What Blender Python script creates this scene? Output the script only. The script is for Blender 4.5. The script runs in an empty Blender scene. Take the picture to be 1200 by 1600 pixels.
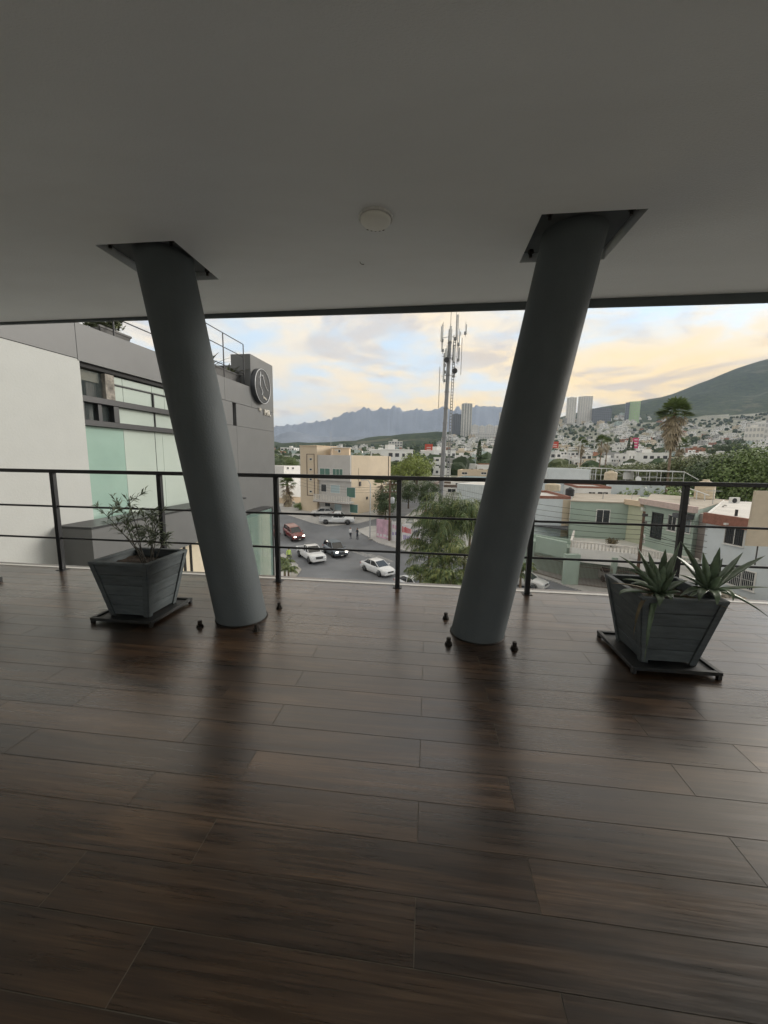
import bpy, bmesh, math, random
from mathutils import Vector, Matrix, noise
random.seed(7)
SC = bpy.context.scene
COL = SC.collection
rad = math.radians

# ------------------------------------------------------------------ camera
ZC = 12.5                      # eye height above the street
DZ = ZC - 1.44                 # terrace floor
ZCEIL = ZC + 1.55              # ceiling soffit
FPX, PITCH, ROLL, YAW = 600.0, 0.1399, -0.01432, 0.1135
_cy, _sy = math.cos(YAW), math.sin(YAW)
FH = Vector((-_sy, _cy, 0)); RH = Vector((_cy, _sy, 0)); UP = Vector((0, 0, 1))
_f = FH*math.cos(PITCH) - UP*math.sin(PITCH)
_u = UP*math.cos(PITCH) + FH*math.sin(PITCH)
_r = RH*math.cos(ROLL) - _u*math.sin(ROLL)
_u2 = _u*math.cos(ROLL) + RH*math.sin(ROLL)
CAMP = Vector((0, 0, ZC))
cam = bpy.data.cameras.new('camera')
cam.sensor_fit = 'AUTO'; cam.sensor_width = 36.0; cam.lens = 36.0*FPX/1600.0
cam.clip_start = 0.05; cam.clip_end = 40000
cam_o = bpy.data.objects.new('camera', cam)
COL.objects.link(cam_o)
cam_o.matrix_world = Matrix(((_r.x, _u2.x, -_f.x, 0), (_r.y, _u2.y, -_f.y, 0), (_r.z, _u2.z, -_f.z, ZC), (0, 0, 0, 1)))
SC.camera = cam_o

# ------------------------------------------------------------------ world, sun, exposure
SUN_EL, SUN_AZ = rad(14.0), rad(60.0)      # azimuth clockwise from +Y: low evening glow over the right-hand hill
SC.view_settings.view_transform = 'Standard'
SC.view_settings.look = 'None'
SC.view_settings.gamma = 1.0
SC.view_settings.use_curve_mapping = False
SC.cycles.max_bounces = 12; SC.cycles.diffuse_bounces = 6; SC.cycles.glossy_bounces = 4; SC.cycles.volume_bounces = 0; SC.cycles.transparent_max_bounces = 12
SC.view_settings.exposure = 2.55
W = bpy.data.worlds.new('World'); SC.world = W; W.use_nodes = True

class NT:
    """small node-tree helper"""
    def __init__(s, tree):
        s.t = tree; s.n = tree.nodes; s.l = tree.links
    def new(s, typ, **kw):
        nd = s.n.new(typ)
        for k, v in kw.items(): setattr(nd, k, v)
        return nd
    def link(s, a, b): s.l.new(a, b)
    def put(s, sock, v):
        if hasattr(v, 'links'): s.l.new(v, sock)
        else: sock.default_value = v
    def math(s, op, a, b=0.0, c=0.0, clamp=False):
        nd = s.new('ShaderNodeMath', operation=op, use_clamp=clamp)
        s.put(nd.inputs[0], a); s.put(nd.inputs[1], b)
        if op in ('MULTIPLY_ADD', 'SMOOTH_MIN'): s.put(nd.inputs[2], c)
        return nd.outputs[0]
    def noise(s, vec, scale, detail=4, rough=.55, dist=0.0):
        nd = s.new('ShaderNodeTexNoise')
        if vec is not None: s.link(vec, nd.inputs['Vector'])
        nd.inputs['Scale'].default_value = scale; nd.inputs['Detail'].default_value = detail
        nd.inputs['Roughness'].default_value = rough; nd.inputs['Distortion'].default_value = dist
        return nd.outputs['Fac']
    def ramp(s, fac, stops):
        nd = s.new('ShaderNodeValToRGB'); e = nd.color_ramp.elements
        e[0].position = stops[0][0]; e[1].position = stops[-1][0]
        for p, _ in stops[1:-1]: e.new(p)
        for i, (p, c) in enumerate(stops):
            if not hasattr(c, '__len__'): c = (c, c, c)
            e[i].color = tuple(c)[:3] + (1,)
        s.put(nd.inputs['Fac'], fac)
        return nd.outputs['Color']
    def mix(s, fac, a, b, blend='MIX'):
        nd = s.new('ShaderNodeMix', data_type='RGBA', blend_type=blend)
        s.put(nd.inputs[0], fac)
        for i, v in ((6, a), (7, b)):
            if hasattr(v, 'links'): s.l.new(v, nd.inputs[i])
            else: nd.inputs[i].default_value = tuple(v)[:3] + (1,)
        return nd.outputs[2]
    def mapr(s, v, a, b, c, d):
        nd = s.new('ShaderNodeMapRange'); s.put(nd.inputs[0], v)
        for i, x in enumerate((a, b, c, d)): nd.inputs[i+1].default_value = x
        return nd.outputs[0]

def build_world():
    k = NT(W.node_tree); k.n.clear()
    out = k.new('ShaderNodeOutputWorld'); bg = k.new('ShaderNodeBackground')
    bg.inputs['Strength'].default_value = 0.128
    sky = k.new('ShaderNodeTexSky', sky_type='NISHITA')
    sky.sun_disc = False; sky.sun_elevation = SUN_EL; sky.sun_rotation = SUN_AZ
    sky.altitude = 500; sky.air_density = 1.0; sky.dust_density = 1.2; sky.ozone_density = 1.5
    tc = k.new('ShaderNodeTexCoord')
    sep = k.new('ShaderNodeSeparateXYZ'); k.link(tc.outputs['Generated'], sep.inputs[0])
    X, Y, Z = sep.outputs
    den = k.math('MAXIMUM', k.math('ADD', Z, 0.14), 0.02)
    cx = k.math('DIVIDE', X, den); cy = k.math('DIVIDE', Y, den)
    comb = k.new('ShaderNodeCombineXYZ'); k.link(cx, comb.inputs[0]); k.link(k.math('MULTIPLY', cy, 1.0), comb.inputs[1]); comb.inputs[2].default_value = 3.7
    v = comb.outputs[0]
    # how close the view direction is to the sunset, for warm cloud undersides
    sx, syy = math.sin(rad(22)), math.cos(rad(22))
    hl = k.math('SQRT', k.math('ADD', k.math('MULTIPLY', X, X), k.math('MULTIPLY', Y, Y)))
    dot = k.math('DIVIDE', k.math('ADD', k.math('MULTIPLY', X, sx), k.math('MULTIPLY', Y, syy)), k.math('MAXIMUM', hl, .01))
    warm = k.mapr(dot, 0.62, 1.0, 0.15, 1.0)
    low = k.mapr(Z, 0.03, 0.36, 1.0, 0.0)
    n1 = k.noise(v, 0.85, 8, .60, .5)
    n2 = k.noise(v, 2.6, 7, .64, .7)
    body = k.math('ADD', k.math('MULTIPLY', n1, .72), k.math('MULTIPLY', n2, .28))
    mask = k.ramp(body, [(.41, .05), (.49, .74), (.58, .97)])
    thick = k.ramp(k.noise(v, 1.5, 8, .62, 1.0), [(.50, 0), (.60, 1)])
    bright = k.mix(k.math('MULTIPLY', warm, low), (1.60, 1.36, 1.02), (2.25, 1.5, .44))
    grey = k.mix(low, (.80, .78, .83), (.85, .74, .72))
    ccol = k.mix(k.math('MULTIPLY', thick, .62), bright, grey)
    lift = k.mix(.88, sky.outputs[0], (.82, 1.12, 1.38))      # pale evening blue
    base = k.mix(k.math('MULTIPLY', low, .55), lift, (1.6, 1.3, .93))
    col = k.mix(mask, base, ccol)
    k.link(col, bg.inputs['Color']); k.link(bg.outputs[0], out.inputs[0])
build_world()
sl = bpy.data.lights.new('sun', 'SUN'); sl.energy = 0.8; sl.angle = rad(28); sl.color = (1.0, .94, .86)
so = bpy.data.objects.new('sun', sl); COL.objects.link(so)
_sd = Vector((math.sin(SUN_AZ)*math.cos(SUN_EL), math.cos(SUN_AZ)*math.cos(SUN_EL), math.sin(SUN_EL)))
so.rotation_euler = (-_sd).to_track_quat('-Z', 'Y').to_euler()
so.location = (30, 60, 60)

# ------------------------------------------------------------------ pixel helpers (directions from the 1200 x 1600 photograph)
def ray(px, py):
    return _r*((px-600)/FPX) + _u2*((800-py)/FPX) + _f
def on_z(px, py, z):
    d = ray(px, py); return CAMP + d*((z-ZC)/d.z)
def at_d(px, py, dep):
    d = ray(px, py); return CAMP + d*(dep/d.dot(FH))
def proj(p):
    d = Vector(p) - CAMP; z = d.dot(_f); return (600+FPX*d.dot(_r)/z, 800-FPX*d.dot(_u2)/z)
def plane_hit(px, py, p0, nrm):
    d = ray(px, py); return CAMP + d*((Vector(p0)-CAMP).dot(nrm)/d.dot(nrm))

# ------------------------------------------------------------------ mesh helpers
class MB:
    def __init__(s): s.v = []; s.f = []; s.m = []; s.s = []
    def add(s, vs, fs, mi=0, sm=False):
        o = len(s.v); s.v += [tuple(v) for v in vs]
        for f in fs: s.f.append(tuple(i+o for i in f)); s.m.append(mi); s.s.append(sm)
        return s
    def box(s, x0, x1, y0, y1, z0, z1, mi=0, M=None):
        vs = [Vector(p) for p in ((x0,y0,z0),(x1,y0,z0),(x1,y1,z0),(x0,y1,z0),(x0,y0,z1),(x1,y0,z1),(x1,y1,z1),(x0,y1,z1))]
        if M is not None: vs = [M @ p for p in vs]
        return s.add(vs, ((3,2,1,0),(4,5,6,7),(0,1,5,4),(1,2,6,5),(2,3,7,6),(3,0,4,7)), mi)
    def bbox(s, x0, x1, y0, y1, z0, z1, b=.005, mi=0, M=None):
        """box with chamfered edges"""
        bm = bmesh.new(); bmesh.ops.create_cube(bm, size=1)
        for v in bm.verts: v.co = Vector(((x0+x1)/2+v.co.x*(x1-x0), (y0+y1)/2+v.co.y*(y1-y0), (z0+z1)/2+v.co.z*(z1-z0)))
        bmesh.ops.bevel(bm, geom=bm.edges[:], offset=b, segments=1, affect='EDGES', profile=.5)
        return s.bm(bm, mi, M)
    def bm(s, bm, mi=0, M=None, sm=False):
        bm.verts.index_update()
        vs = [(M @ v.co) if M is not None else v.co.copy() for v in bm.verts]
        s.add(vs, [[v.index for v in f.verts] for f in bm.faces], mi, sm); bm.free(); return s
    def quad(s, a, b, c, d, mi=0): return s.add((a, b, c, d), ((0, 1, 2, 3),), mi)
    def tube(s, pts, r, n=8, mi=0, cap=True, sm=True):
        pts = [Vector(p) for p in pts]; rs = r if hasattr(r, '__len__') else [r]*len(pts)
        ref = None; rings = []
        for i, p in enumerate(pts):
            t = (pts[min(i+1, len(pts)-1)] - pts[max(i-1, 0)])
            if t.length < 1e-9: t = Vector((0, 0, 1))
            t.normalize()
            if ref is None: ref = Vector((1, 0, 0)) if abs(t.x) < .9 else Vector((0, 1, 0))
            a = (ref - t*ref.dot(t)).normalized(); b = t.cross(a); ref = a
            rings.append([p + (a*math.cos(2*math.pi*k/n) + b*math.sin(2*math.pi*k/n))*rs[i] for k in range(n)])
        vs = [v for rg in rings for v in rg]; fs = []
        for i in range(len(pts)-1):
            for k in range(n):
                fs.append((i*n+k, i*n+(k+1) % n, (i+1)*n+(k+1) % n, (i+1)*n+k))
        s.add(vs, fs, mi, sm)
        if cap:
            o = len(pts)-1
            s.add(rings[0], (tuple(range(n))[::-1],), mi); s.add(rings[o], (tuple(range(n)),), mi)
        return s
    def lathe(s, prof, n=16, mi=0, c=(0, 0, 0), sm=True, M=None):
        vs = []; fs = []
        for r, z in prof:
            for k in range(n): vs.append(Vector((c[0]+r*math.cos(2*math.pi*k/n), c[1]+r*math.sin(2*math.pi*k/n), c[2]+z)))
        if M is not None: vs = [M @ v for v in vs]
        for i in range(len(prof)-1):
            for k in range(n): fs.append((i*n+k, i*n+(k+1) % n, (i+1)*n+(k+1) % n, (i+1)*n+k))
        s.add(vs, fs, mi, sm)
        o = (len(prof)-1)*n
        s.add(vs[:n], (tuple(range(n))[::-1],), mi); s.add(vs[o:], (tuple(range(n)),), mi)
        return s
    def prism(s, poly, d, mi=0):
        """closed planar polygon extruded by vector d"""
        d = Vector(d); n = len(poly); a = [Vector(p) for p in poly]; b = [p+d for p in a]
        fs = [tuple(range(n))[::-1], tuple(range(n, 2*n))] + [(i, (i+1) % n, n+(i+1) % n, n+i) for i in range(n)]
        return s.add(a+b, fs, mi)
    def data(s, name, mats):
        me = bpy.data.meshes.new(name); me.from_pydata(s.v, [], s.f)
        if not isinstance(mats, (list, tuple)): mats = [mats]
        for m in mats: me.materials.append(M_[m] if isinstance(m, str) else m)
        me.polygons.foreach_set('material_index', s.m); me.polygons.foreach_set('use_smooth', s.s)
        me.update(); return me
    def build(s, name, mats, parent=None, loc=None, fixn=True):
        me = s.data(name, mats)
        if fixn:
            bm = bmesh.new(); bm.from_mesh(me); bmesh.ops.recalc_face_normals(bm, faces=bm.faces[:]); bm.to_mesh(me); bm.free()
        return obj(name, me, parent, loc)

def obj(name, me, parent=None, loc=None):
    o = bpy.data.objects.new(name, me); COL.objects.link(o)
    if parent is not None: o.parent = parent
    if loc is not None: o.location = loc
    return o
def tag(o, label=None, cat=None, group=None, kind=None):
    if label: o['label'] = label
    if cat: o['category'] = cat
    if group: o['group'] = group
    if kind: o['kind'] = kind
    return o
def thing(name, loc, label, cat, group=None, rz=0.0):
    o = bpy.data.objects.new(name, None); COL.objects.link(o); o.location = loc; o.rotation_euler = (0, 0, rz)
    o.empty_display_size = .2
    return tag(o, label, cat, group)
def copy_tree(o, parent=None):
    c = o.copy(); COL.objects.link(c); c.parent = parent
    for ch in list(o.children): copy_tree(ch, c)
    return c
def frame(o, x, y, z=None):
    """matrix with origin o and given axes"""
    x = Vector(x).normalized(); y = Vector(y).normalized(); z = x.cross(y).normalized() if z is None else Vector(z)
    return Matrix(((x.x, y.x, z.x, o[0]), (x.y, y.y, z.y, o[1]), (x.z, y.z, z.z, o[2]), (0, 0, 0, 1)))

# ------------------------------------------------------------------ materials
M_ = {}
def mat(name, col, rough=.6, metal=0.0, var=0.0, vscale=6.0, bump=0.0, bscale=40.0, spec=.5, coat=0.0, stain=0.0, stain_col=None, stretch=None, rnd=0.0, rvar=0.0):
    m = bpy.data.materials.new(name); m.use_nodes = True; M_[name] = m
    k = NT(m.node_tree); b = k.n['Principled BSDF']
    b.inputs['Roughness'].default_value = rough; b.inputs['Metallic'].default_value = metal
    b.inputs['Specular IOR Level'].default_value = spec
    if coat: b.inputs['Coat Weight'].default_value = coat; b.inputs['Coat Roughness'].default_value = .08
    c = tuple(col)[:3]
    if not (var or bump or stain or rnd):
        b.inputs['Base Color'].default_value = c+(1,); return m
    tc = k.new('ShaderNodeTexCoord'); vec = tc.outputs['Object']
    if stretch:
        mp = k.new('ShaderNodeMapping'); mp.inputs['Scale'].default_value = stretch; k.link(vec, mp.inputs[0]); vec = mp.outputs[0]
    out = None
    if var:
        n = k.noise(vec, vscale, 5, .6)
        out = k.mix(k.ramp(n, [(.3, 0), (.7, 1)]), [x*(1-var) for x in c], [min(1, x*(1+var)) for x in c])
    if stain:
        n = k.noise(vec, vscale*.35, 6, .65, .5)
        out = k.mix(k.math('MULTIPLY', k.ramp(n, [(.5, 0), (.68, 1)]), stain), out if out else c, stain_col or [x*.5 for x in c])
    if rnd:
        oi = k.new('ShaderNodeObjectInfo')
        f = k.mapr(oi.outputs['Random'], 0, 1, 1-rnd, 1+rnd)
        hs = k.new('ShaderNodeHueSaturation'); k.put(hs.inputs['Value'], f)
        if out: k.link(out, hs.inputs['Color'])
        else: hs.inputs['Color'].default_value = c+(1,)
        out = hs.outputs[0]
    if out: k.link(out, b.inputs['Base Color'])
    else: b.inputs['Base Color'].default_value = c+(1,)
    if rvar:
        k.link(k.mapr(k.noise(vec, vscale*.8, 4), .3, .7, rough-rvar, rough+rvar), b.inputs['Roughness'])
    if bump:
        bp = k.new('ShaderNodeBump'); bp.inputs['Strength'].default_value = bump; bp.inputs['Distance'].default_value = .02
        k.link(k.noise(vec, bscale, 4, .6), bp.inputs['Height']); k.link(bp.outputs[0], b.inputs['Normal'])
    return m
def glass_mat(name, tint, rough=.03, alpha=.55, spec=.6):
    """tinted pane: part see-through, part mirror of what stands opposite"""
    m = bpy.data.materials.new(name); m.use_nodes = True; M_[name] = m
    k = NT(m.node_tree); b = k.n['Principled BSDF']
    b.inputs['Base Color'].default_value = tuple(tint)+(1,); b.inputs['Roughness'].default_value = rough
    b.inputs['Specular IOR Level'].default_value = spec; b.inputs['Alpha'].default_value = alpha
    b.inputs['Coat Weight'].default_value = .6; b.inputs['Coat Roughness'].default_value = .02
    return m
# ================================================================== TERRACE
def plank_mat():
    m = bpy.data.materials.new('wood_tile'); m.use_nodes = True; M_['wood_tile'] = m
    k = NT(m.node_tree); b = k.n['Principled BSDF']
    tc = k.new('ShaderNodeTexCoord'); oi = k.new('ShaderNodeObjectInfo')
    off = k.new('ShaderNodeVectorMath', operation='SCALE'); cmb = k.new('ShaderNodeCombineXYZ')
    for i in range(3): k.link(oi.outputs['Random'], cmb.inputs[i])
    k.link(cmb.outputs[0], off.inputs[0]); off.inputs['Scale'].default_value = 91.0
    ad = k.new('ShaderNodeVectorMath', operation='ADD'); k.link(tc.outputs['Object'], ad.inputs[0]); k.link(off.outputs[0], ad.inputs[1])
    def mp(sc):
        q = k.new('ShaderNodeMapping'); q.inputs['Scale'].default_value = sc; k.link(ad.outputs[0], q.inputs[0]); return q.outputs[0]
    broad = k.noise(mp((.9, 8.0, 1)), 1.0, 4, .55, 1.2)
    grain = k.noise(mp((1.8, 60.0, 1)), 1.0, 7, .7, .5)
    fine = k.noise(mp((7.0, 260.0, 1)), 1.0, 4, .65)
    mixv = k.math('ADD', k.math('MULTIPLY', broad, .55), k.math('MULTIPLY', grain, .45))
    col = k.ramp(mixv, [(.33, (.011, .0056, .003)), (.44, (.028, .0158, .0088)), (.53, (.060, .0355, .0205)), (.62, (.105, .066, .040)), (.74, (.14, .093, .058))])
    col = k.mix(.4, col, k.ramp(fine, [(.35, (.25, .25, .25)), (.65, (1, 1, 1))]), 'MULTIPLY')
    hs = k.new('ShaderNodeHueSaturation'); k.link(col, hs.inputs['Color'])
    k.put(hs.inputs['Value'], k.mapr(oi.outputs['Random'], 0, 1, .70, 1.38)); hs.inputs['Saturation'].default_value = 1.2
    k.link(hs.outputs[0], b.inputs['Base Color'])
    dirt = k.noise(tc.outputs['Generated'], 2.0, 3)
    geo = k.new('ShaderNodeNewGeometry')
    wn = k.noise(geo.outputs['Position'], 1.1, 4, .6)
    r = k.math('ADD', k.mapr(grain, .3, .7, .23, .38), k.mapr(wn, .35, .65, -.04, .08))
    k.link(r, b.inputs['Roughness'])
    b.inputs['Specular IOR Level'].default_value = 1.0
    b.inputs['Coat Weight'].default_value = .45; b.inputs['Coat Roughness'].default_value = .21; b.inputs['Coat IOR'].default_value = 1.6
    bp = k.new('ShaderNodeBump'); bp.inputs['Strength'].default_value = .16; bp.inputs['Distance'].default_value = .003
    k.link(grain, bp.inputs['Height']); k.link(bp.outputs[0], b.inputs['Normal'])
plank_mat()
mat('grout', (.17, .155, .13), .85, var=.25, vscale=9)
mat('ceiling_paint', (.85, .89, .91), .85, var=.035, vscale=1.1, bump=.35, bscale=120, stain=.30, stain_col=(.72, .73, .72), stretch=(.5, 1.4, 1))
mat('concrete', (.42, .41, .39), .85, var=.12, vscale=3, bump=.3, bscale=30)
mat('column_paint', (.098, .113, .119), .7, spec=.35, var=.05, vscale=5, bump=.12, bscale=60, rvar=.05)
mat('rail_paint', (.012, .013, .015), .38, bump=.1, bscale=90, var=.2)
mat('bolt_steel', (.03, .026, .022), .55, metal=.6, var=.4, vscale=60)
mat('trim_stone', (.62, .60, .56), .55, var=.1, vscale=14)
mat('planter_wood', (.080, .095, .10), .7, var=.28, vscale=7, bump=.35, bscale=45, stretch=(1, 1, 5), stain=.35, stain_col=(.10, .108, .108), rnd=.18)
mat('stand_metal', (.016, .018, .019), .5, var=.3, vscale=25, stain=.4, stain_col=(.06, .05, .04))
mat('soil', (.045, .032, .022), .95, var=.5, vscale=30, bump=.9, bscale=60)
mat('aloe_leaf', (.135, .19, .12), .42, var=.30, vscale=16, stain=.45, stain_col=(.22, .25, .15), rnd=.22)
mat('dry_leaf', (.16, .13, .075), .7, var=.3, vscale=20)
mat('shrub_leaf', (.095, .12, .07), .5, var=.35, vscale=20)
mat('twig', (.055, .05, .04), .8, var=.3, vscale=30)
mat('lamp_white', (.82, .82, .76), .35)
mat('lamp_ring', (.62, .62, .60), .4, var=.15, vscale=30)
mat('wire_black', (.02, .02, .022), .6)

# ---- floor: every tile a piece of the terrace floor
X0, X1 = -9.6, 8.4
EDGE_Y = 4.215
fl = MB().box(-11, 10, -4.6, EDGE_Y+.06, DZ-.32, DZ-.0012).build('terrace_floor', 'grout'); tag(fl, kind='structure')
PW, PL, GAP = .1812, 1.2, .0034
def tile_mesh(length):
    return MB().box(-length/2+GAP/2, length/2-GAP/2, -PW/2+GAP/2, PW/2-GAP/2, -.0009, 0).data('plank', 'wood_tile')
tiles = {}
row0 = .908
kmin, kmax = -5, int((EDGE_Y-row0)/PW)
for k in range(kmin, kmax+1):
    y = row0 + (k+.5)*PW
    offx = 0.0 if k % 2 == 0 else .40
    n0 = math.floor((X0-offx)/PL); x = offx + n0*PL
    while x < X1:
        a, b_ = x, x+PL
        x += PL
        px_, py_ = proj((0, y, DZ))
        # only rows and spans that reach the picture
        q0 = proj((a, y, DZ)); q1 = proj((b_, y, DZ))
        if q1[0] < -330 or q0[0] > 1530: continue
        if PL not in tiles: tiles[PL] = tile_mesh(PL)
        o = obj('plank', tiles[PL], fl, ((a+b_)/2, y, DZ))
        o.rotation_euler = (random.uniform(-.0006, .0006), random.uniform(-.0002, .0002), 0)
# the cut row along the edge and the tiles further away than the picture shows
mb = MB()
ytop = row0 + (kmax+1)*PW
mbe = MB()
x = -9.2
ycut = EDGE_Y - ytop
if ycut > .02:
    me = MB().bbox(-PL/2+GAP/2, PL/2-GAP/2, GAP/2, ycut, -.0009, 0, .0003).data('plank', 'wood_tile')
    while x < 8.0:
        obj('plank', me, fl, (x, ytop, DZ)); x += PL
y = row0 + kmin*PW
while y > -4.3:
    y -= PW
    xx = -9.6 + (.4 if int(round((y-row0)/PW)) % 2 else 0)
    while xx < 8.4:
        mb.box(xx+GAP/2, xx+PL-GAP/2, y+GAP/2, y+PW-GAP/2, DZ-.0009, DZ); xx += PL
tag(mb.build('plank_field', 'wood_tile', fl), kind='stuff')
MB().bbox(-11, 10, EDGE_Y+.004, EDGE_Y+.062, DZ-.05, DZ+.006, .004).build('edge_trim', 'trim_stone', fl)

# ---- ceiling slab with two square recesses where the columns meet it
def edge_y(x): return 4.20 - .0235*x
HOLES = [(-2.22, 3.165), (.985, 3.09)]; HH = .318
ce = MB()
xs = sorted([-11.0, 10.0] + [h[0]+s*HH for h in HOLES for s in (-1, 1)])
ys0 = [-7.0, 2.7]
zc = ZCEIL
ce.quad((-11, -4.6, zc), (10, -4.6, zc), (10, 2.7, zc), (-11, 2.7, zc))
for i in range(len(xs)-1):
    a, b_ = xs[i], xs[i+1]
    hole = next((h for h in HOLES if abs((a+b_)/2-h[0]) < .05), None)
    if hole is None:
        ce.quad((a, 2.7, zc), (b_, 2.7, zc), (b_, edge_y(b_), zc), (a, edge_y(a), zc))
    else:
        y0, y1 = hole[1]-HH*.97, hole[1]+HH*.97
        ce.quad((a, 2.7, zc), (b_, 2.7, zc), (b_, y0, zc), (a, y0, zc))
        ce.quad((a, y1, zc), (b_, y1, zc), (b_, edge_y(b_), zc), (a, edge_y(a), zc))
        zt = zc+.13
        for p, q in (((a, y0), (b_, y0)), ((b_, y0), (b_, y1)), ((b_, y1), (a, y1)), ((a, y1), (a, y0))):
            ce.quad((p[0], p[1], zc), (q[0], q[1], zc), (q[0], q[1], zt), (p[0], p[1], zt))
ce.prism([(-11, -4.6, zc+.12), (10, -4.6, zc+.12), (10, edge_y(10), zc+.12), (-11, edge_y(-11), zc+.12)], (0, 0, .3))
ce.quad((-11, edge_y(-11), zc), (10, edge_y(10), zc), (10, edge_y(10), zc+.12), (-11, edge_y(-11), zc+.12))
ce = ce.build('ceiling', 'ceiling_paint', fixn=False); tag(ce, kind='structure')
dr = MB()
def dz_(x): return -.026 - .0085*(x+4.2) if x > -4.2 else -.026
for x in range(-11, 10):
    a, b_ = x, x+1
    dr.add([(a, edge_y(a)+.002, zc+.2), (b_, edge_y(b_)+.002, zc+.2), (b_, edge_y(b_)+.002, zc+dz_(b_)), (a, edge_y(a)+.002, zc+dz_(a)),
            (a, edge_y(a)+.03, zc+.2), (b_, edge_y(b_)+.03, zc+.2), (b_, edge_y(b_)+.03, zc+dz_(b_)), (a, edge_y(a)+.03, zc+dz_(a))],
           ((0, 1, 2, 3), (7, 6, 5, 4), (3, 2, 6, 7)))
dr.build('drip_edge', 'column_paint', ce)

# ---- the storeys below the terrace
lw = MB().box(-10.9, 9.9, -4.4, 3.6, -.5, DZ-.33)
lw = lw.build('lower_storeys', 'concrete'); tag(lw, kind='structure')

# ---- leaning columns
def column(xb, yb, xt, yt, hole, label):
    t = thing('steel_column', (xb, yb, DZ), label, 'column', None)
    r = .213; n = 64; mb = MB(); hgt = ZCEIL+.085-DZ
    lean = math.atan2(math.hypot(xt-xb, yt-yb), hgt)
    vs = []; K = 10
    for i in range(K+1):
        f = i/K
        for k in range(n):
            a = 2*math.pi*k/n
            vs.append(((xt-xb)*f + r/math.cos(lean)*math.cos(a), (yt-yb)*f + r*math.sin(a), hgt*f))
    fs = [(i*n+k, i*n+(k+1) % n, (i+1)*n+(k+1) % n, (i+1)*n+k) for i in range(K) for k in range(n)]
    mb.add(vs, fs, 0, True)
    mb.build('shaft', 'column_paint', t)
    # weld bead at the floor
    mb = MB(); pts = [((r+.004)/math.cos(lean)*math.cos(2*math.pi*k/40), (r+.004)*math.sin(2*math.pi*k/40), .004) for k in range(41)]
    mb.tube(pts, .006, 6, cap=False).build('weld_bead', 'bolt_steel', t)
    hx, hy = hole[0]-xb, hole[1]-yb
    pl = MB().bbox(hx-.295, hx+.295, hy-.285, hy+.285, hgt-.03, hgt, .004).build('top_plate', 'column_paint', t)
    for sx in (-1, 1):
        for sy in (-1, 1):
            MB().lathe([(.022, 0), (.022, -.022), (.012, -.024), (.012, -.05)], 6, c=(hx+sx*.25, hy+sy*.24, hgt-.03), sm=False).build('plate_bolt', 'bolt_steel', pl)
    for sx in (-1, 1):
        for sy in (-1, 1):
            bo = MB().lathe([(.026, 0), (.026, .02), (.025, .022), (.017, .0225), (.017, .056), (.0155, .058)], 6, sm=False)
            bo = bo.build('anchor_bolt', 'bolt_steel', t, (sx*.25, sy*.245, 0)); bo.rotation_euler[2] = random.random()
            MB().lathe([(.031, 0), (.031, .003)], 16).build('washer', 'bolt_steel', bo)
    return t
column(-1.632, 3.13, -2.20, 3.15, HOLES[0], 'dark grey steel column leaning toward the neighbouring office building')
column(.445, 3.12, .985, 3.12, HOLES[1], 'dark grey steel column leaning toward the green house')

# ---- railing
t = thing('railing', (0, 4.155, DZ), 'black steel railing with three horizontal bars along the terrace edge', 'railing')
PX = [-7.3, -5.92, -4.50, -3.115, -1.702, -.31, 1.098, 2.56, 3.97, 5.38]
for x in PX:
    po = MB().bbox(x-.025, x+.025, -.025, .025, .006, 1.205, .003).build('post', 'rail_paint', t)
    MB().bbox(x-.05, x+.05, -.045, .045, .0005, .006, .001).build('foot_plate', 'rail_paint', po)
MB().bbox(-7.5, 5.6, -.026, .026, 1.2055, 1.248, .005).build('top_rail', 'rail_paint', t)
for z in (.80, .405):
    for i in range(len(PX)-1):
        MB().tube([(PX[i]+.0255, 0, z), (PX[i+1]-.0255, 0, z)], .0125, 10).build('bar', 'rail_paint', t)

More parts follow.
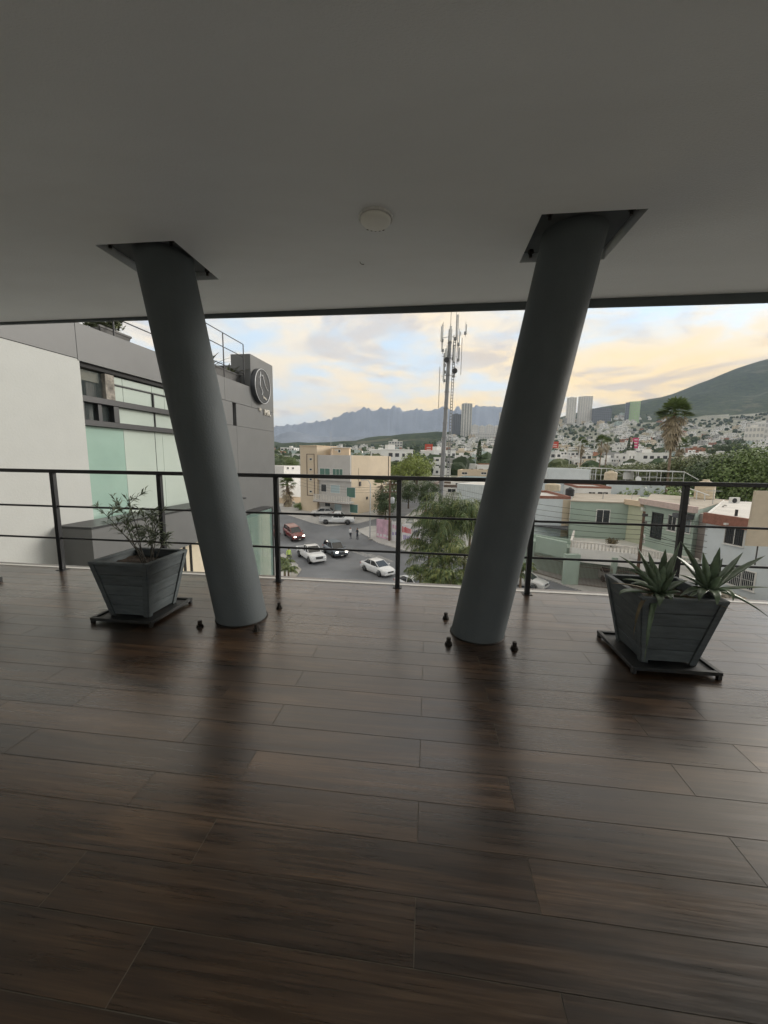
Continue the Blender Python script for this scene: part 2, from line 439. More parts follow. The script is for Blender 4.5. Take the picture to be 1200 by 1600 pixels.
# ---- planters
def planter(cx, cy, label, slab_label, rz=0.0, hb=.172, ht=.262):
    st = thing('planter_stand', (cx, cy, DZ), slab_label, 'plant stand', rz=rz)
    R = .285
    for (a, b_) in (((-R, -R), (R, -R)), ((R, -R), (R, R)), ((R, R), (-R, R)), ((-R, R), (-R, -R))):
        d = Vector((b_[0]-a[0], b_[1]-a[1], 0)).normalized(); n = Vector((d.y, -d.x, 0))
        mb = MB(); Mx = frame((a[0], a[1], 0), d, -n)
        mb.bbox(.0, 2*R-.031, -.0, .03, .026, .052, .002, M=Mx)
        mb.build('frame_bar', 'stand_metal', st)
    for sx in (-1, 1):
        for sy in (-1, 1):
            MB().bbox(sx*(R-.016)-.014, sx*(R-.016)+.014, sy*(R-.016)-.014, sy*(R-.016)+.014, .0, .0255, .002).build('foot', 'stand_metal', st)
    MB().box(-R+.031, R-.031, -R+.031, R-.031, .030, .038).build('drip_tray', 'stand_metal', st)
    t = thing('planter', (cx, cy, DZ+.0385), label, 'planter', rz=rz)
    h = .50; nb = 5
    def hw(z): return hb + (ht-hb)*z/h
    for side in range(4):
        rot = Matrix.Rotation(side*math.pi/2, 4, 'Z')
        for i in range(nb):
            z0 = .012 + (h-.03)*i/nb + .0015; z1 = .012 + (h-.03)*(i+1)/nb - .0015
            a0, a1 = hw(z0), hw(z1); th = .018; jit = random.uniform(-.002, .002)
            mb = MB()
            vs = [(-a0+.02, -a0+jit, z0), (a0-.02, -a0+jit, z0), (a1-.02, -a1+jit, z1), (-a1+.02, -a1+jit, z1),
                  (-a0+.02, -a0+th, z0), (a0-.02, -a0+th, z0), (a1-.02, -a1+th, z1), (-a1+.02, -a1+th, z1)]
            bm = bmesh.new(); bv = [bm.verts.new(v) for v in vs]
            for f in ((0, 1, 2, 3), (7, 6, 5, 4), (0, 4, 5, 1), (1, 5, 6, 2), (2, 6, 7, 3), (3, 7, 4, 0)): bm.faces.new([bv[j] for j in f])
            bmesh.ops.bevel(bm, geom=bm.edges[:], offset=.003, segments=1, affect='EDGES', profile=.5)
            mb.bm(bm, 0, rot).build('board', 'planter_wood', t)
        # raised corner battens on this side
        for s in (-1, 1):
            mb = MB(); w = .042; o = .012
            def P3(u, z, oo): return rot @ Vector((u, -hw(z)-oo, z))
            z0, z1 = .0, h
            lo, hi = (hw(z0)+o*.4, hw(z1)+o*.4)
            poly = [P3(s*lo, z0, o), P3(s*(lo-w), z0, o), P3(s*(hi-w), z1, o), P3(s*hi, z1, o)]
            inn = [P3(s*lo, z0, -.004), P3(s*(lo-w), z0, -.004), P3(s*(hi-w), z1, -.004), P3(s*hi, z1, -.004)]
            mb.add(poly+inn, ((0, 1, 2, 3), (7, 6, 5, 4), (0, 4, 5, 1), (1, 5, 6, 2), (2, 6, 7, 3), (3, 7, 4, 0)))
            mb.build('corner_batten', 'planter_wood', t)
        mb = MB().bbox(-ht-.006, ht-.030, -ht-.013, -ht+.028, h-.018, h+.004, .003, M=rot)
        mb.build('rim', 'planter_wood', t)
    mb = MB(); n = 10; a = hw(h-.07)-.02
    g = [[(-a+2*a*i/n, -a+2*a*j/n, h-.07+random.uniform(-.012, .02)) for i in range(n+1)] for j in range(n+1)]
    mb.add([p for rw in g for p in rw], [(j*(n+1)+i, j*(n+1)+i+1, (j+1)*(n+1)+i+1, (j+1)*(n+1)+i) for j in range(n) for i in range(n)], 0, True)
    mb.build('soil', 'soil', t, fixn=False)
    MB().box(-hb+.02, hb-.02, -hb+.02, hb-.02, .01, .03).build('bottom', 'planter_wood', t)
    return t
PLR = (1.71, 2.915); PLL = (-2.555, 3.10)
planter(PLR[0], PLR[1], 'dark tapered plank planter holding two spiky succulents', 'low black metal stand under the succulent planter')
planter(PLL[0], PLL[1], 'dark tapered plank planter with a thin leafy shrub', 'low black metal stand under the shrub planter')
planter(-5.02, 3.38, 'dark planter mostly out of view past the end of the shrub planter', 'low black metal stand whose corner only just shows')

def leaf_mesh(p0, p1, up, w, droop, name, parent, mtl='aloe_leaf', n=12, teeth=True):
    """thick channelled succulent leaf from p0 to the tip p1, rising along `up` first"""
    p0, p1 = Vector(p0), Vector(p1); L = (p1-p0).length
    c = p0 + (p1-p0)*.45 + Vector(up)*L*droop
    if droop >= .3: c = Vector((p1.x, p1.y, p0.z + .05 + droop*.12))
    pts = []
    for i in range(n+1):
        f = i/n; pts.append(p0*(1-f)**2 + c*2*f*(1-f) + p1*f*f)
    vs = []; fs = []
    for i, p in enumerate(pts):
        f = i/n
        tg = (pts[min(i+1, n)]-pts[max(i-1, 0)]).normalized()
        side = tg.cross(UP)
        if side.length < .15: side = tg.cross(Vector((0, 1, 0)))
        side.normalize(); nr = side.cross(tg).normalized()
        ww = w*(.75+.5*math.sin(min(1, f*2.2)*math.pi/2) - .25)*(1-f**2.3)*1.0 + .0008
        if teeth and 0 < i < n: ww *= 1 + (.07 if i % 2 else -.05)
        th = ww*.30
        vs += [p - side*ww + nr*ww*.28, p - side*ww*.5 + nr*ww*.02, p + nr*-.04*ww, p + side*ww*.5 + nr*ww*.02, p + side*ww + nr*ww*.28,
               p + side*ww*.55 - nr*th, p - nr*th*1.5, p - side*ww*.55 - nr*th]
    m = 8
    for i in range(n):
        for k in range(m): fs.append((i*m+k, i*m+(k+1) % m, (i+1)*m+(k+1) % m, (i+1)*m+k))
    mb = MB(); mb.add(vs, fs, 0, True); mb.add(vs[:m], (tuple(range(m)),)); mb.add(vs[-m:], (tuple(range(m))[::-1],))
    return mb.build(name, mtl, parent)
def yhit(px, py, Y):
    d = ray(px, py); return CAMP + d*(Y/d.y)
def rosette(c, tips, label, seed):
    rnd = random.Random(seed)
    t = thing('succulent_plant', c, label, 'succulent')
    for (px, py, Y, w, dr) in tips:
        tip = yhit(px, py, Y) - Vector(c)
        off = Vector((tip.x, tip.y, 0)).normalized()*.018 if Vector((tip.x, tip.y, 0)).length > .01 else Vector((0, 0, 0))
        leaf_mesh(off + Vector((0, 0, .0)), tip, (0, 0, 1), w*1.38, dr, 'leaf', t, 'aloe_leaf' if w > .012 else 'dry_leaf')
    MB().lathe([(.03, -.07), (.036, -.02), (.03, .03), (.01, .06)], 10).build('stem', 'aloe_leaf', t)
    return t
cA = yhit(1030, 927, 2.86); cB = yhit(1108, 921, 2.88)
rosette(cA, [(995, 853, 2.93, .030, .10), (967, 868, 2.86, .026, .18), (1013, 862, 2.98, .026, .1), (1040, 858, 3.0, .024, .1), (1052, 868, 2.93, .026, .14),
             (1063, 846, 2.84, .032, .0), (1049, 878, 2.98, .024, .2), (980, 890, 2.80, .030, .28), (985, 912, 2.76, .026, .22), (1075, 907, 2.86, .028, .2), (972, 905, 3.05, .024, .25),
             (955, 911, 2.82, .012, .10), (990, 993, 2.56, .011, .62), (1007, 1034, 2.53, .014, .34), (1030, 948, 2.60, .024, .3), (1048, 938, 2.62, .022, .3), (968, 930, 2.70, .020, .30), (1000, 868, 2.80, .026, .2), (1058, 890, 2.78, .026, .1), (1064, 925, 2.74, .030, .16), (1090, 943, 2.70, .014, .15),
             (1022, 880, 2.82, .028, .2), (1038, 884, 2.80, .026, .22), (1150, 955, 2.60, .010, .12)],
        'spiky green succulent with a drooping dry leaf beside the column side of its planter', 3)
rosette(cB, [(1063, 845, 2.92, .034, .12), (1125, 855, 2.93, .026, .02), (1161, 863, 2.84, .036, .0), (1196, 868, 2.90, .028, .06), (1055, 868, 3.02, .030, .16),
             (1117, 873, 3.05, .022, .06), (1129, 872, 3.05, .020, .05), (1203, 918, 2.80, .016, .06), (1203, 966, 2.78, .020, .20), (1060, 898, 2.94, .024, .22),
             (1062, 932, 2.74, .026, .18), (1100, 868, 3.0, .024, .08), (1085, 880, 3.02, .026, .14), (1075, 935, 2.82, .022, .14), (1140, 893, 3.02, .024, .1), (1128, 900, 2.78, .026, .2), (1120, 946, 2.62, .022, .3), (1092, 940, 2.64, .022, .3), (1145, 940, 2.70, .020, .3), (1098, 862, 2.86, .026, .1), (1150, 885, 2.80, .028, .1)],
        'spiky green succulent whose long leaves reach past the outer planter rim', 4)

# thin leafy shrub
def thin_leaf(mb, p, d, L, w, rnd, mi=0):
    d = d.normalized(); s = d.cross(Vector((rnd.uniform(-1, 1), rnd.uniform(-1, 1), 1.2))).normalized(); n = s.cross(d)
    m = p + d*L*.5 + n*L*.05; e = p + d*L - Vector((0, 0, L*rnd.uniform(0, .25)))
    mb.add([p, m - s*w + n*w*.3, e, m + s*w + n*w*.3, m], ((0, 1, 4), (1, 2, 4), (2, 3, 4), (3, 0, 4)), mi)
def shrub(c, stems, label, seed, leafL=.075, leafw=.0065, cat='shrub', group=None, name='shrub', thin=True, dens=26):
    rnd = random.Random(seed); t = thing(name, c, label, cat, group)
    lv = MB()
    for (b0, tip, nb) in stems:
        b0 = Vector(b0); tip = Vector(tip); mid = b0*.45 + tip*.55 + Vector((rnd.uniform(-.04, .04), rnd.uniform(-.04, .04), .06))
        pts = [b0*(1-f)**2 + mid*2*f*(1-f) + tip*f*f for f in [i/8 for i in range(9)]]
        MB().tube(pts, [.0055*(1-.75*i/8) for i in range(9)], 5).build('stem', 'twig', t)
        segs = [pts]
        for j in range(nb):
            i = rnd.randint(3, 7); q = pts[i]; dd = Vector((rnd.uniform(-1, 1), rnd.uniform(-1, 1), rnd.uniform(.2, 1))).normalized()
            L = rnd.uniform(.07, .17); br = [q, q+dd*L*.5+Vector((0, 0, .01)), q+dd*L]
            MB().tube(br, [.0028, .002, .001], 4).build('twig', 'twig', t); segs.append(br)
        for sg in segs:
            m = len(sg)-1
            for q in range(dens if m > 3 else dens//2):
                f = rnd.uniform(.3, 1.0)**.7*m; i = min(m-1, int(f)); p = sg[i].lerp(sg[i+1], f-i)
                tg = (sg[i+1]-sg[i]).normalized()
                dd = tg*.6 + Vector((rnd.uniform(-1, 1), rnd.uniform(-1, 1), rnd.uniform(-.5, .6)))*.85
                thin_leaf(lv, p, dd, leafL*rnd.uniform(.6, 1.25), leafw*rnd.uniform(.7, 1.3), rnd)
    tag(lv.build('leaves', 'shrub_leaf', t, fixn=False), kind='stuff')
    return t
sc = Vector((PLL[0], PLL[1], DZ+.46))
def sp(px, py, dy=0.0): return yhit(px, py, PLL[1]+dy) - sc
shrub(sc, [((.06, .0, 0), sp(150, 790, .0), 4), ((.04, .02, 0), sp(175, 775, .1), 5), ((.05, -.03, 0), sp(197, 778, -.05), 5), ((.07, .02, 0), sp(240, 800, .05), 3), ((.08, .0, 0), sp(248, 812, -.05), 3),
           ((.09, .04, 0), sp(222, 800, .08), 4), ((.06, -.05, 0), sp(195, 815, -.1), 4), ((.1, .03, 0), sp(262, 835, .08), 2), ((.12, -.02, 0), sp(245, 835, -.05), 2), ((.03, .04, 0), sp(163, 815, .12), 2)],
      'thin willowy green shrub growing in the planter by the leaning column', 11, leafL=.075, leafw=.0062, dens=30)

# ---- ceiling lamp and a stub of wire
t = thing('ceiling_light', (-.392, 2.715, ZCEIL), 'round white flush ceiling light between the two columns', 'ceiling light')
MB().lathe([(.112, -.0005), (.112, -.012), (.104, -.016), (.1, -.012)], 40).build('ring', 'lamp_ring', t)
MB().lathe([(.0995, -.004), (.098, -.026), (.088, -.036), (.05, -.042), (.012, -.044)], 40).build('diffuser', 'lamp_white', t)
for k in range(5):
    a = rad(70+k*14)
    MB().box(-.006, .006, -.003, .003, -.0235, -.013, M=Matrix.Translation((.113*math.cos(a), .113*math.sin(a), 0)) @ Matrix.Rotation(a+math.pi/2, 4, 'Z')).build('clip', 'wire_black', t)
w = yhit(567, 408, 3.2)
MB().tube([(-.02, .0, 0), (-.014, -.01, -.018), (0, -.02, -.03), (.016, -.02, -.031)], [.0018, .0018, .0022, .003], 6).build('wire_stub', 'wire_black', None, (-.575, 3.27, ZCEIL))
tag(bpy.data.objects['wire_stub'], 'short stub of black wire poking out of the white ceiling', 'wire')
# ================================================================== NEIGHBOURING OFFICE BUILDING (left)
mat('white_render', (.43, .44, .42), .75, var=.035, vscale=1.5, bump=.15, bscale=25, stain=.10, stain_col=(.37, .375, .36))
mat('grey_cladding', (.112, .115, .114), .48, var=.07, vscale=1.2, stain=.22, stain_col=(.135, .135, .13), bump=.04, bscale=10)
mat('dark_frame', (.018, .019, .021), .4)
mat('film_glass', (.44, .50, .45), .16, var=.05, vscale=.7, coat=.5)
mat('green_glass', (.30, .43, .37), .12, var=.08, vscale=.6, coat=.6)
mat('blind', (.62, .60, .50), .8, var=.06, vscale=4)
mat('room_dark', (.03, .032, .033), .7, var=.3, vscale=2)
mat('weathered', (.24, .22, .19), .9, var=.5, vscale=7, stain=.7, stain_col=(.08, .075, .07), bump=.5, bscale=14)
mat('interior_warm', (.60, .53, .40), .8, var=.08, vscale=2)
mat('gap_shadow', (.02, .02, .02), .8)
mat('silver_paint', (.60, .61, .62), .35, metal=.3)
mat('letter_cream', (.78, .74, .66), .4)
mat('sign_black', (.022, .026, .031), .35, var=.2, vscale=4)
mat('roof_gravel', (.34, .33, .31), .9, var=.2, vscale=4)
mat('curtain', (.34, .33, .31), .9, var=.25, vscale=8, stretch=(6, 6, .4))
glass_mat('window_glass', (.06, .075, .075), .03, .32)
glass_mat('lobby_glass', (.20, .29, .26), .04, .55)

FA = rad(2.0)
FD = Vector((math.sin(FA), math.cos(FA), 0))          # along the facade, away from us
FN = Vector((math.cos(FA), -math.sin(FA), 0))         # out of the facade, toward our right
_az = rad(-44.1); _rr = 8/math.sin(rad(44.1)+FA)
F0 = Vector((_rr*math.sin(_az), _rr*math.cos(_az), 0))
def fs(px, py, out=0.0):
    p = plane_hit(px, py, F0+FN*out, FN); return (p-F0).dot(FD), p.z
FM = frame(F0, FD, FN, UP)                            # local x along facade, y outward, z up
FM = Matrix(((FD.x, FN.x, 0, F0.x), (FD.y, FN.y, 0, F0.y), (0, 0, 1, 0), (0, 0, 0, 1)))
ob = thing('office_building', F0, 'white and charcoal office building with pale green glass beside the terrace', 'building')
ob.matrix_world = FM
def fb(name, s0, s1, n0, n1, z0, z1, m, parent=None, b=.004):
    return MB().bbox(s0, s1, n0, n1, z0, z1, b).build(name, m, parent or ob)
sE = fs(426, 660)[0]                                  # far corner
zR0 = fs(118, 504)[1]; zR = zR0
zWt = fs(121, 561)[1]                                 # top of the white wall
zB = fs(122, 564)[1]                                  # bottom of the cladding band
zWin = fs(124, 573)[1]
zT1a, zT1b = fs(129, 617)[1], fs(131, 627)[1]
zT2a, zT2b = fs(131, 655)[1], fs(131, 664)[1]
zCan = fs(143, 828)[1]
sP = fs(338, 700)[0]                                  # glass ends, cladding starts (behind the column)
# core and white wall
fb('core', -15, sE-.02, -9, -.32, -.5, zR-.25, 'white_render')
fb('white_wall', -15, -.004, -.32, .05, -.5, zWt-.008, 'white_render')
# cladding band in panels
cuts = [-15, -8.4, -4.2, -.05]
for a, b_ in zip(cuts[:-1], cuts[1:]):
    fb('cladding_panel', a+.004, b_-.004, -.32, .06, zWt, zR, 'grey_cladding')
sCl = [-.05, 4.1, sP+.6, fs(390, 600)[0]]
for a, b_ in zip(sCl[:-1], sCl[1:]):
    fb('cladding_panel', a+.004, b_-.004, -.32, .06, zB, zR, 'grey_cladding')
# raised end wall
sEnd = fs(390, 600)[0]; zEnd = fs(424, 572)[1]
fb('end_wall', sEnd+.004, sE, -.8, .06, zB, zEnd, 'grey_cladding')
fb('end_return', sE-.34, sE-.004, -9, -.81, -.5, zEnd, 'grey_cladding')
# cladding beyond the glass, three courses
zL = fs(428, 797)[1]
zs = [zL, fs(428, 675)[1], zB-.006]
for a, b_ in zip(zs[:-1], zs[1:]):
    for s0, s1 in ((sP+.01, sP+1.35), (sP+1.358, sE)):
        if a > zs[0]+.1 and s0 < sP+.1:
            fb('cladding_panel', s0, s1-.25, -.32, .055, a+.004, b_-.003, 'grey_cladding')
            fb('slot_window', s1-.25, s1-.008, -.32, -.1, a+.004, b_-.003, 'dark_frame')
        else:
            fb('cladding_panel', s0, s1, -.32, .055, a+.004, b_-.003, 'grey_cladding')
# dark strip above the glass, its colour painted as the shade of the gap
fb('soffit_shade_strip', 0, sP, -.3, -.02, zWin+.02, zB-.003, 'gap_shadow')
# transoms
for a, b_ in ((zT1b, zT1a), (zT2b, zT2a)):
    fb('transom', 0.0, sP, -.24, .03, a, b_, 'dark_frame')
# first bay of the upper row: real openings
s1 = fs(166, 600)[0]; s2 = fs(181, 605)[0]
def pane(name, a, b_, z0, z1, m, n=-.12, mull=True):
    return fb(name, a+.006, b_-.006, n-.02, n, z0+.006, z1-.006, m, b=.002)
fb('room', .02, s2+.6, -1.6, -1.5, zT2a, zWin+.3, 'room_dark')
w = fb('window', 0.0, .06, -.2, -.02, zT1a, zWin, 'dark_frame')
pane('pane', .06, s1, zT1a, zWin, 'window_glass', -.11)
fb('roller_blind', .05, s1-.02, -.2, -.17, fs(124, 590)[1], zWin, 'blind')
fb('weathered_pier', s1+.01, s2, -.3, -.03, zT1a+.003, zWin, 'weathered')
fb('curtain', s1-.32, s1-.05, -.3, -.24, zT1a, zWin, 'curtain')
# light film panes, upper row
cut = [s2+.03] + [fs(x, 620)[0] for x in (199, 243.5, 262)] + [sP]
zhi = fs(184, 601)[1]
for a, b_ in zip(cut[:-1], cut[1:]):
    pane('pane', a, b_, zT1a, zhi-.02, 'film_glass')
    pane('pane', a, b_, zhi+.015, zWin, 'film_glass')
fb('glazing_bar', s2, sP, -.16, -.08, zhi-.018, zhi+.013, 'dark_frame')
fb('mullion', cut[2]-.02, cut[2]+.02, -.18, -.07, zT1a+.003, zhi-.02, 'dark_frame')
# middle row: sliding window then film panes
s3 = fs(187, 650)[0]
fr = fb('window', 0.03, .09, -.2, -.02, zT2a+.003, zT1b-.003, 'dark_frame')
for (a, b_) in ((.09, s3*.45), (s3*.55, s3-.16)):
    pane('pane', a, b_, zT2a, zT1b, 'window_glass', -.12)
fb('window_stile', s3*.45, s3*.55, -.19, -.04, zT2a+.003, zT1b-.003, 'dark_frame')
fb('window_stile', s3-.16, s3, -.19, .0, zT2a+.003, zT1b-.003, 'dark_frame')
fb('curtain', s3*.36, s3*.44, -.34, -.28, zT2a+.02, zT1b-.02, 'white_render')
fb('curtain', s3*.64, s3*.9, -.4, -.34, zT2a+.02, zT1b-.02, 'curtain')
cut = [s3+.01, fs(247, 650)[0], sP]
for a, b_ in zip(cut[:-1], cut[1:]): pane('pane', a, b_, zT2a, zT1b, 'film_glass')
fb('mullion', cut[1]-.018, cut[1]+.018, -.18, -.09, zT2a+.003, zT1b-.003, 'dark_frame')
# tall row
cut = [0.02] + [fs(x, 720)[0] for x in (203, 250.5, 262)] + [sP]
zFl = 4.2
for i, (a, b_) in enumerate(zip(cut[:-1], cut[1:])):
    pane('pane', a, b_, zFl, zT2b, 'green_glass' if i == 0 else 'film_glass')
for c in cut[1:-1]: fb('mullion', c-.008, c+.008, -.17, -.113, zFl, zT2b-.003, 'dark_frame' if c == cut[2] else 'film_glass')
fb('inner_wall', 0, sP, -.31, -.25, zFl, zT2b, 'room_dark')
# sloping entrance canopy, stands proud of the glass
o = .9
a0, az0 = fs(143, 828, o); a1, az1 = fs(385, 797, o)
bz0 = az0-1.02
mbc = MB().prism([(a0, .06, az0), (a1, .06, az0), (a1, .06, bz0+.1), (a0+2.2, .06, bz0), (a0, .06, bz0-1.4)], (0, o-.06, 0))
mbc.build('canopy', 'grey_cladding', ob)
MB().box(a0-.01, a1+.01, .06, o+.012, az0+.002, az0+.05).build('canopy_coping', 'dark_frame', ob)
fb('lobby_wall', a0+.6, sE-.2, -.3, .0, -.3, bz0+.08, 'interior_warm')
for x in (286, 296): 
    q = fs(x, 870, .3)[0]; fb('lobby_post', q, q+.06, .3, .36, 0, bz0, 'dark_frame')
# green glass box under the far end
g0 = fs(372, 850, .55)[0]
gz = fs(400, 801, .55)[1]
gE = fs(426, 850, .55)[0]
for i in range(3):
    a = g0 + (gE-g0)*i/3; b_ = g0 + (gE-g0)*(i+1)/3
    fb('lobby_pane', a+.006, b_-.006, .53, .55, 0.05, gz, 'lobby_glass', b=.002)
fb('lobby_post', gE, gE+.11, .45, .57, 0, gz, 'dark_frame')
fb('lobby_roof', g0, gE+.12, -.3, .56, gz+.003, zL-.003 if zL > gz+.05 else gz+.06, 'dark_frame')
fb('lobby_floor', g0, sE, -.3, .5, .0, .04, 'concrete')
# roof deck
fb('roof_deck', -15, sE-.36, -8.9, -.33, zR-.24, zR-.12, 'roof_gravel')

# round emblem sign
sc_, szc = fs(409.5, 604, .22)
Rd = abs(fs(411, 577, .22)[1]-fs(411, 631, .22)[1])/2
sg = thing('round_sign', FM @ Vector((sc_, .06, szc)), 'round black sign with a white horse head outline on the charcoal wall', 'sign')
sg.matrix_world = FM @ Matrix.Translation((sc_, .062, szc)) @ Matrix.Rotation(-math.pi/2, 4, 'X')   # local z outward? handled below
RX = Matrix.Rotation(math.pi/2, 4, 'X')               # lathe axis -> facade normal
def disc_pts(pts): return [Vector((x*Rd, .262, z*Rd)) for x, z in pts]
sg.matrix_world = FM @ Matrix.Translation((sc_, .0, szc))
MB().lathe([(Rd, -.062), (Rd*1.0, -.235), (Rd*.97, -.25), (Rd*.9, -.25)], 48, M=Matrix.Rotation(math.pi/2, 4, 'X')).build('disc', 'sign_black', sg)
ring = [(math.cos(a)*.97, math.sin(a)*.97) for a in [2*math.pi*i/48 for i in range(49)]]
MB().tube(disc_pts(ring), .013, 6, cap=False).build('rim', 'silver_paint', sg)
head = [(-.10, -.50), (-.06, -.32), (-.17, -.18), (-.34, -.05), (-.38, .12), (-.33, .28), (-.37, .44), (-.30, .62), (-.29, .78), (-.22, .62), (-.05, .58), (.0, .66), (.04, .56), (.12, .40), (.22, .20), (.36, .02), (.52, -.10), (.66, -.14)]
# seen from outside, the far end of the facade is on the right
MB().tube(disc_pts(head), .017, 6).build('emblem_line', 'silver_paint', sg)
scr = [(-.02, -.56), (.05, -.50), (.06, -.70), (.12, -.58), (.18, -.70), (.2, -.58), (.27, -.72), (.3, -.6), (.38, -.74), (.44, -.66)]
MB().tube(disc_pts(scr), .014, 5).build('script_line', 'letter_cream', sg)
def text_mesh(name, body, size, mtx, m, parent=None, ext=.03):
    cu = bpy.data.curves.new(name, 'FONT'); cu.body = body; cu.size = size; cu.extrude = ext; cu.align_x = 'CENTER'; cu.resolution_u = 3
    tmp = bpy.data.objects.new(name+'_tmp', cu); COL.objects.link(tmp)
    dg = bpy.context.evaluated_depsgraph_get(); dg.update()
    me = bpy.data.meshes.new_from_object(tmp.evaluated_get(dg)); bpy.data.objects.remove(tmp); bpy.data.curves.remove(cu)
    me.materials.clear(); me.materials.append(M_[m])
    o = obj(name, me, parent); o.matrix_world = mtx
    return o
# letters under the sign: local x along facade, local y up, local z outward
TM = Matrix(((1, 0, 0, 0), (0, 0, 1, 0), (0, 1, 0, 0), (0, 0, 0, 1)))
ls, lz = fs(413, 649); hs = abs(fs(413, 640)[1]-fs(413, 649)[1])
wl = thing('wall_lettering', FM @ Vector((ls, .06, lz)), 'small raised cream letters on the charcoal wall under the round sign', 'lettering')
wl.matrix_world = FM @ Matrix.Translation((ls, .06, lz))
def letters(body, size, ds, dz):
    o = text_mesh('letter', body, size, Matrix.Identity(4), 'letter_cream', wl)
    o.parent = wl; o.matrix_parent_inverse = Matrix.Identity(4); o.matrix_basis = Matrix.Translation((ds, .035, dz)) @ TM
letters('M', hs*1.45, -.05, 0); letters('R', hs*1.45, hs*.95, 0); letters('.', hs*1.45, hs*1.55, 0)
letters('by', hs*.75, -hs*2.3, hs*.55)

# roof railing and planters of the neighbour
rr = thing('roof_railing', FM @ Vector((0, -.5, zR)), 'thin dark railing on the roof of the charcoal office building', 'railing')
rr.matrix_world = FM @ Matrix.Translation((0, -.15, zR-.12))
zt = fs(322, 505, -.15)[1]-(zR-.12)
ss = [-7.5, -5.0, -2.5, fs(178, 520, -.15)[0], fs(250, 530, -.15)[0], fs(349, 550, -.15)[0], fs(380.5, 560, -.15)[0]]
for s in ss: MB().tube([(s, 0, 0), (s, 0, zt)], .022, 8).build('post', 'dark_frame', rr)
for z in (zt, zt*.72, zt*.36, .16): MB().tube([(ss[0], 0, z), (ss[-1], 0, z)], .016, 8).build('bar', 'dark_frame', rr)
mat('roof_planter', (.09, .088, .085), .6, var=.2, vscale=5)
def roof_planter(px0, px1, py, back, label, tall=.62):
    a = fs(px0, py, -back)[0]; b_ = fs(px1, py, -back)[0]
    t = thing('roof_planter', F0, label, 'planter'); c = (a+b_)/2; h = (b_-a)/2
    t.matrix_world = FM @ Matrix.Translation((c, -back-.35, zR-.12))
    for k in range(4):
        R4 = Matrix.Rotation(k*math.pi/2, 4, 'Z'); hh = (h, .3)[k % 2]; dd = (.3, h)[k % 2]
        mb = MB(); mb.prism([R4 @ Vector(p) for p in ((-hh*.78, -dd*.78, 0), (hh*.78, -dd*.78, 0), (hh, -dd, tall), (-hh, -dd, tall))], R4 @ Vector((0, .03, 0)))
        mb.build('side_panel', 'roof_planter', t)
        mb = MB().box(-hh-.02, hh+.02, -dd-.02, -dd+.03, tall+.002, tall+.05, M=R4); 
        if k % 2 == 0: mb.build('rim', 'roof_planter', t)
    MB().box(-h*.95, h*.95, -.27, .27, tall-.12, tall-.06).build('soil', 'soil', t)
    return t, FM @ Vector((c, -back-.35, zR-.12+tall-.06))
mat('roof_plant', (.085, .10, .045), .6, var=.35, vscale=9)
def spray_plant(c, n, hgt, spread, lw, label, seed, name='roof_plant', m='roof_plant', droop=.35, stems=True):
    rnd = random.Random(seed); t = thing(name, c, label, 'plant')
    mb = MB()
    for i in range(n):
        a = rnd.uniform(0, 6.28); L = hgt*rnd.uniform(.6, 1.1); sp_ = spread*rnd.uniform(.15, 1)
        d = Vector((math.cos(a)*sp_, math.sin(a)*sp_, 1)).normalized(); s = d.cross(UP).normalized()
        p0 = Vector((rnd.uniform(-.1, .1), rnd.uniform(-.1, .1), 0)); pts = [p0 + d*L*f - Vector((0, 0, droop*L*f*f)) + Vector((d.x, d.y, 0))*L*f*f*.4 for f in (0, .3, .6, .85, 1)]
        ws = [lw*.6, lw, lw*.9, lw*.5, .001]
        vs = []
        for p, w_ in zip(pts, ws): vs += [p-s*w_, p+s*w_]
        mb.add(vs, [(2*k, 2*k+1, 2*k+3, 2*k+2) for k in range(4)])
    tag(mb.build('leaves', m, t, fixn=False), kind='stuff')
    return t
rp, c = roof_planter(160, 207, 530, .25, 'charcoal planter with a bush behind the neighbouring roof edge', .34)
def leafy(c, rx, rz, n, lw, label, seed, name='bush', m='shrub_leaf', cat='bush', stems=7, group=None):
    rnd = random.Random(seed); t = thing(name, c, label, cat, group); mb = MB()
    tips = []
    for i in range(stems):
        a = rnd.uniform(0, 6.28); q = rnd.uniform(.2, .9)
        tip = Vector((math.cos(a)*rx*q, math.sin(a)*rx*q, rz*2*rnd.uniform(.65, 1))); tips.append(tip)
        MB().tube([(0, 0, 0), tip*.5+Vector((0, 0, rz*.1)), tip], [.02*rx+.008, .01*rx+.005, .003], 5).build('stem', 'twig', t)
    for i in range(n):
        tp = rnd.choice(tips); f = rnd.uniform(.35, 1.05)
        p = tp*f + Vector((rnd.gauss(0, .16)*rx, rnd.gauss(0, .16)*rx, rnd.gauss(0, .12)*rz))
        d = Vector((rnd.uniform(-1, 1), rnd.uniform(-1, 1), rnd.uniform(-.4, .8))).normalized(); s = d.cross(Vector((rnd.uniform(-1, 1), rnd.uniform(-1, 1), rnd.uniform(-1, 1)))).normalized()
        L = lw*rnd.uniform(.7, 1.4)
        mb.add([p, p+d*L*.5+s*L*.3, p+d*L, p+d*L*.5-s*L*.3], ((0, 1, 2, 3),))
    tag(mb.build('leaves', m, t, fixn=False), kind='stuff')
    return t
leafy(c, .6, .24, 700, .10, 'sparse bush in the planter on the neighbouring roof edge', 5, 'roof_bush', 'roof_plant')
rp, c = roof_planter(333, 384, 583, .35, 'long charcoal planter by the raised end wall of the neighbouring roof', .55)
spray_plant(c + FD*-.9, 40, .9, .9, .03, 'yellow green grassy plant in the far roof planter next to the column', 6)
spray_plant(c + FD*.5, 34, .8, 1.1, .035, 'arching strap leaved plant in the far roof planter by the end wall', 7)
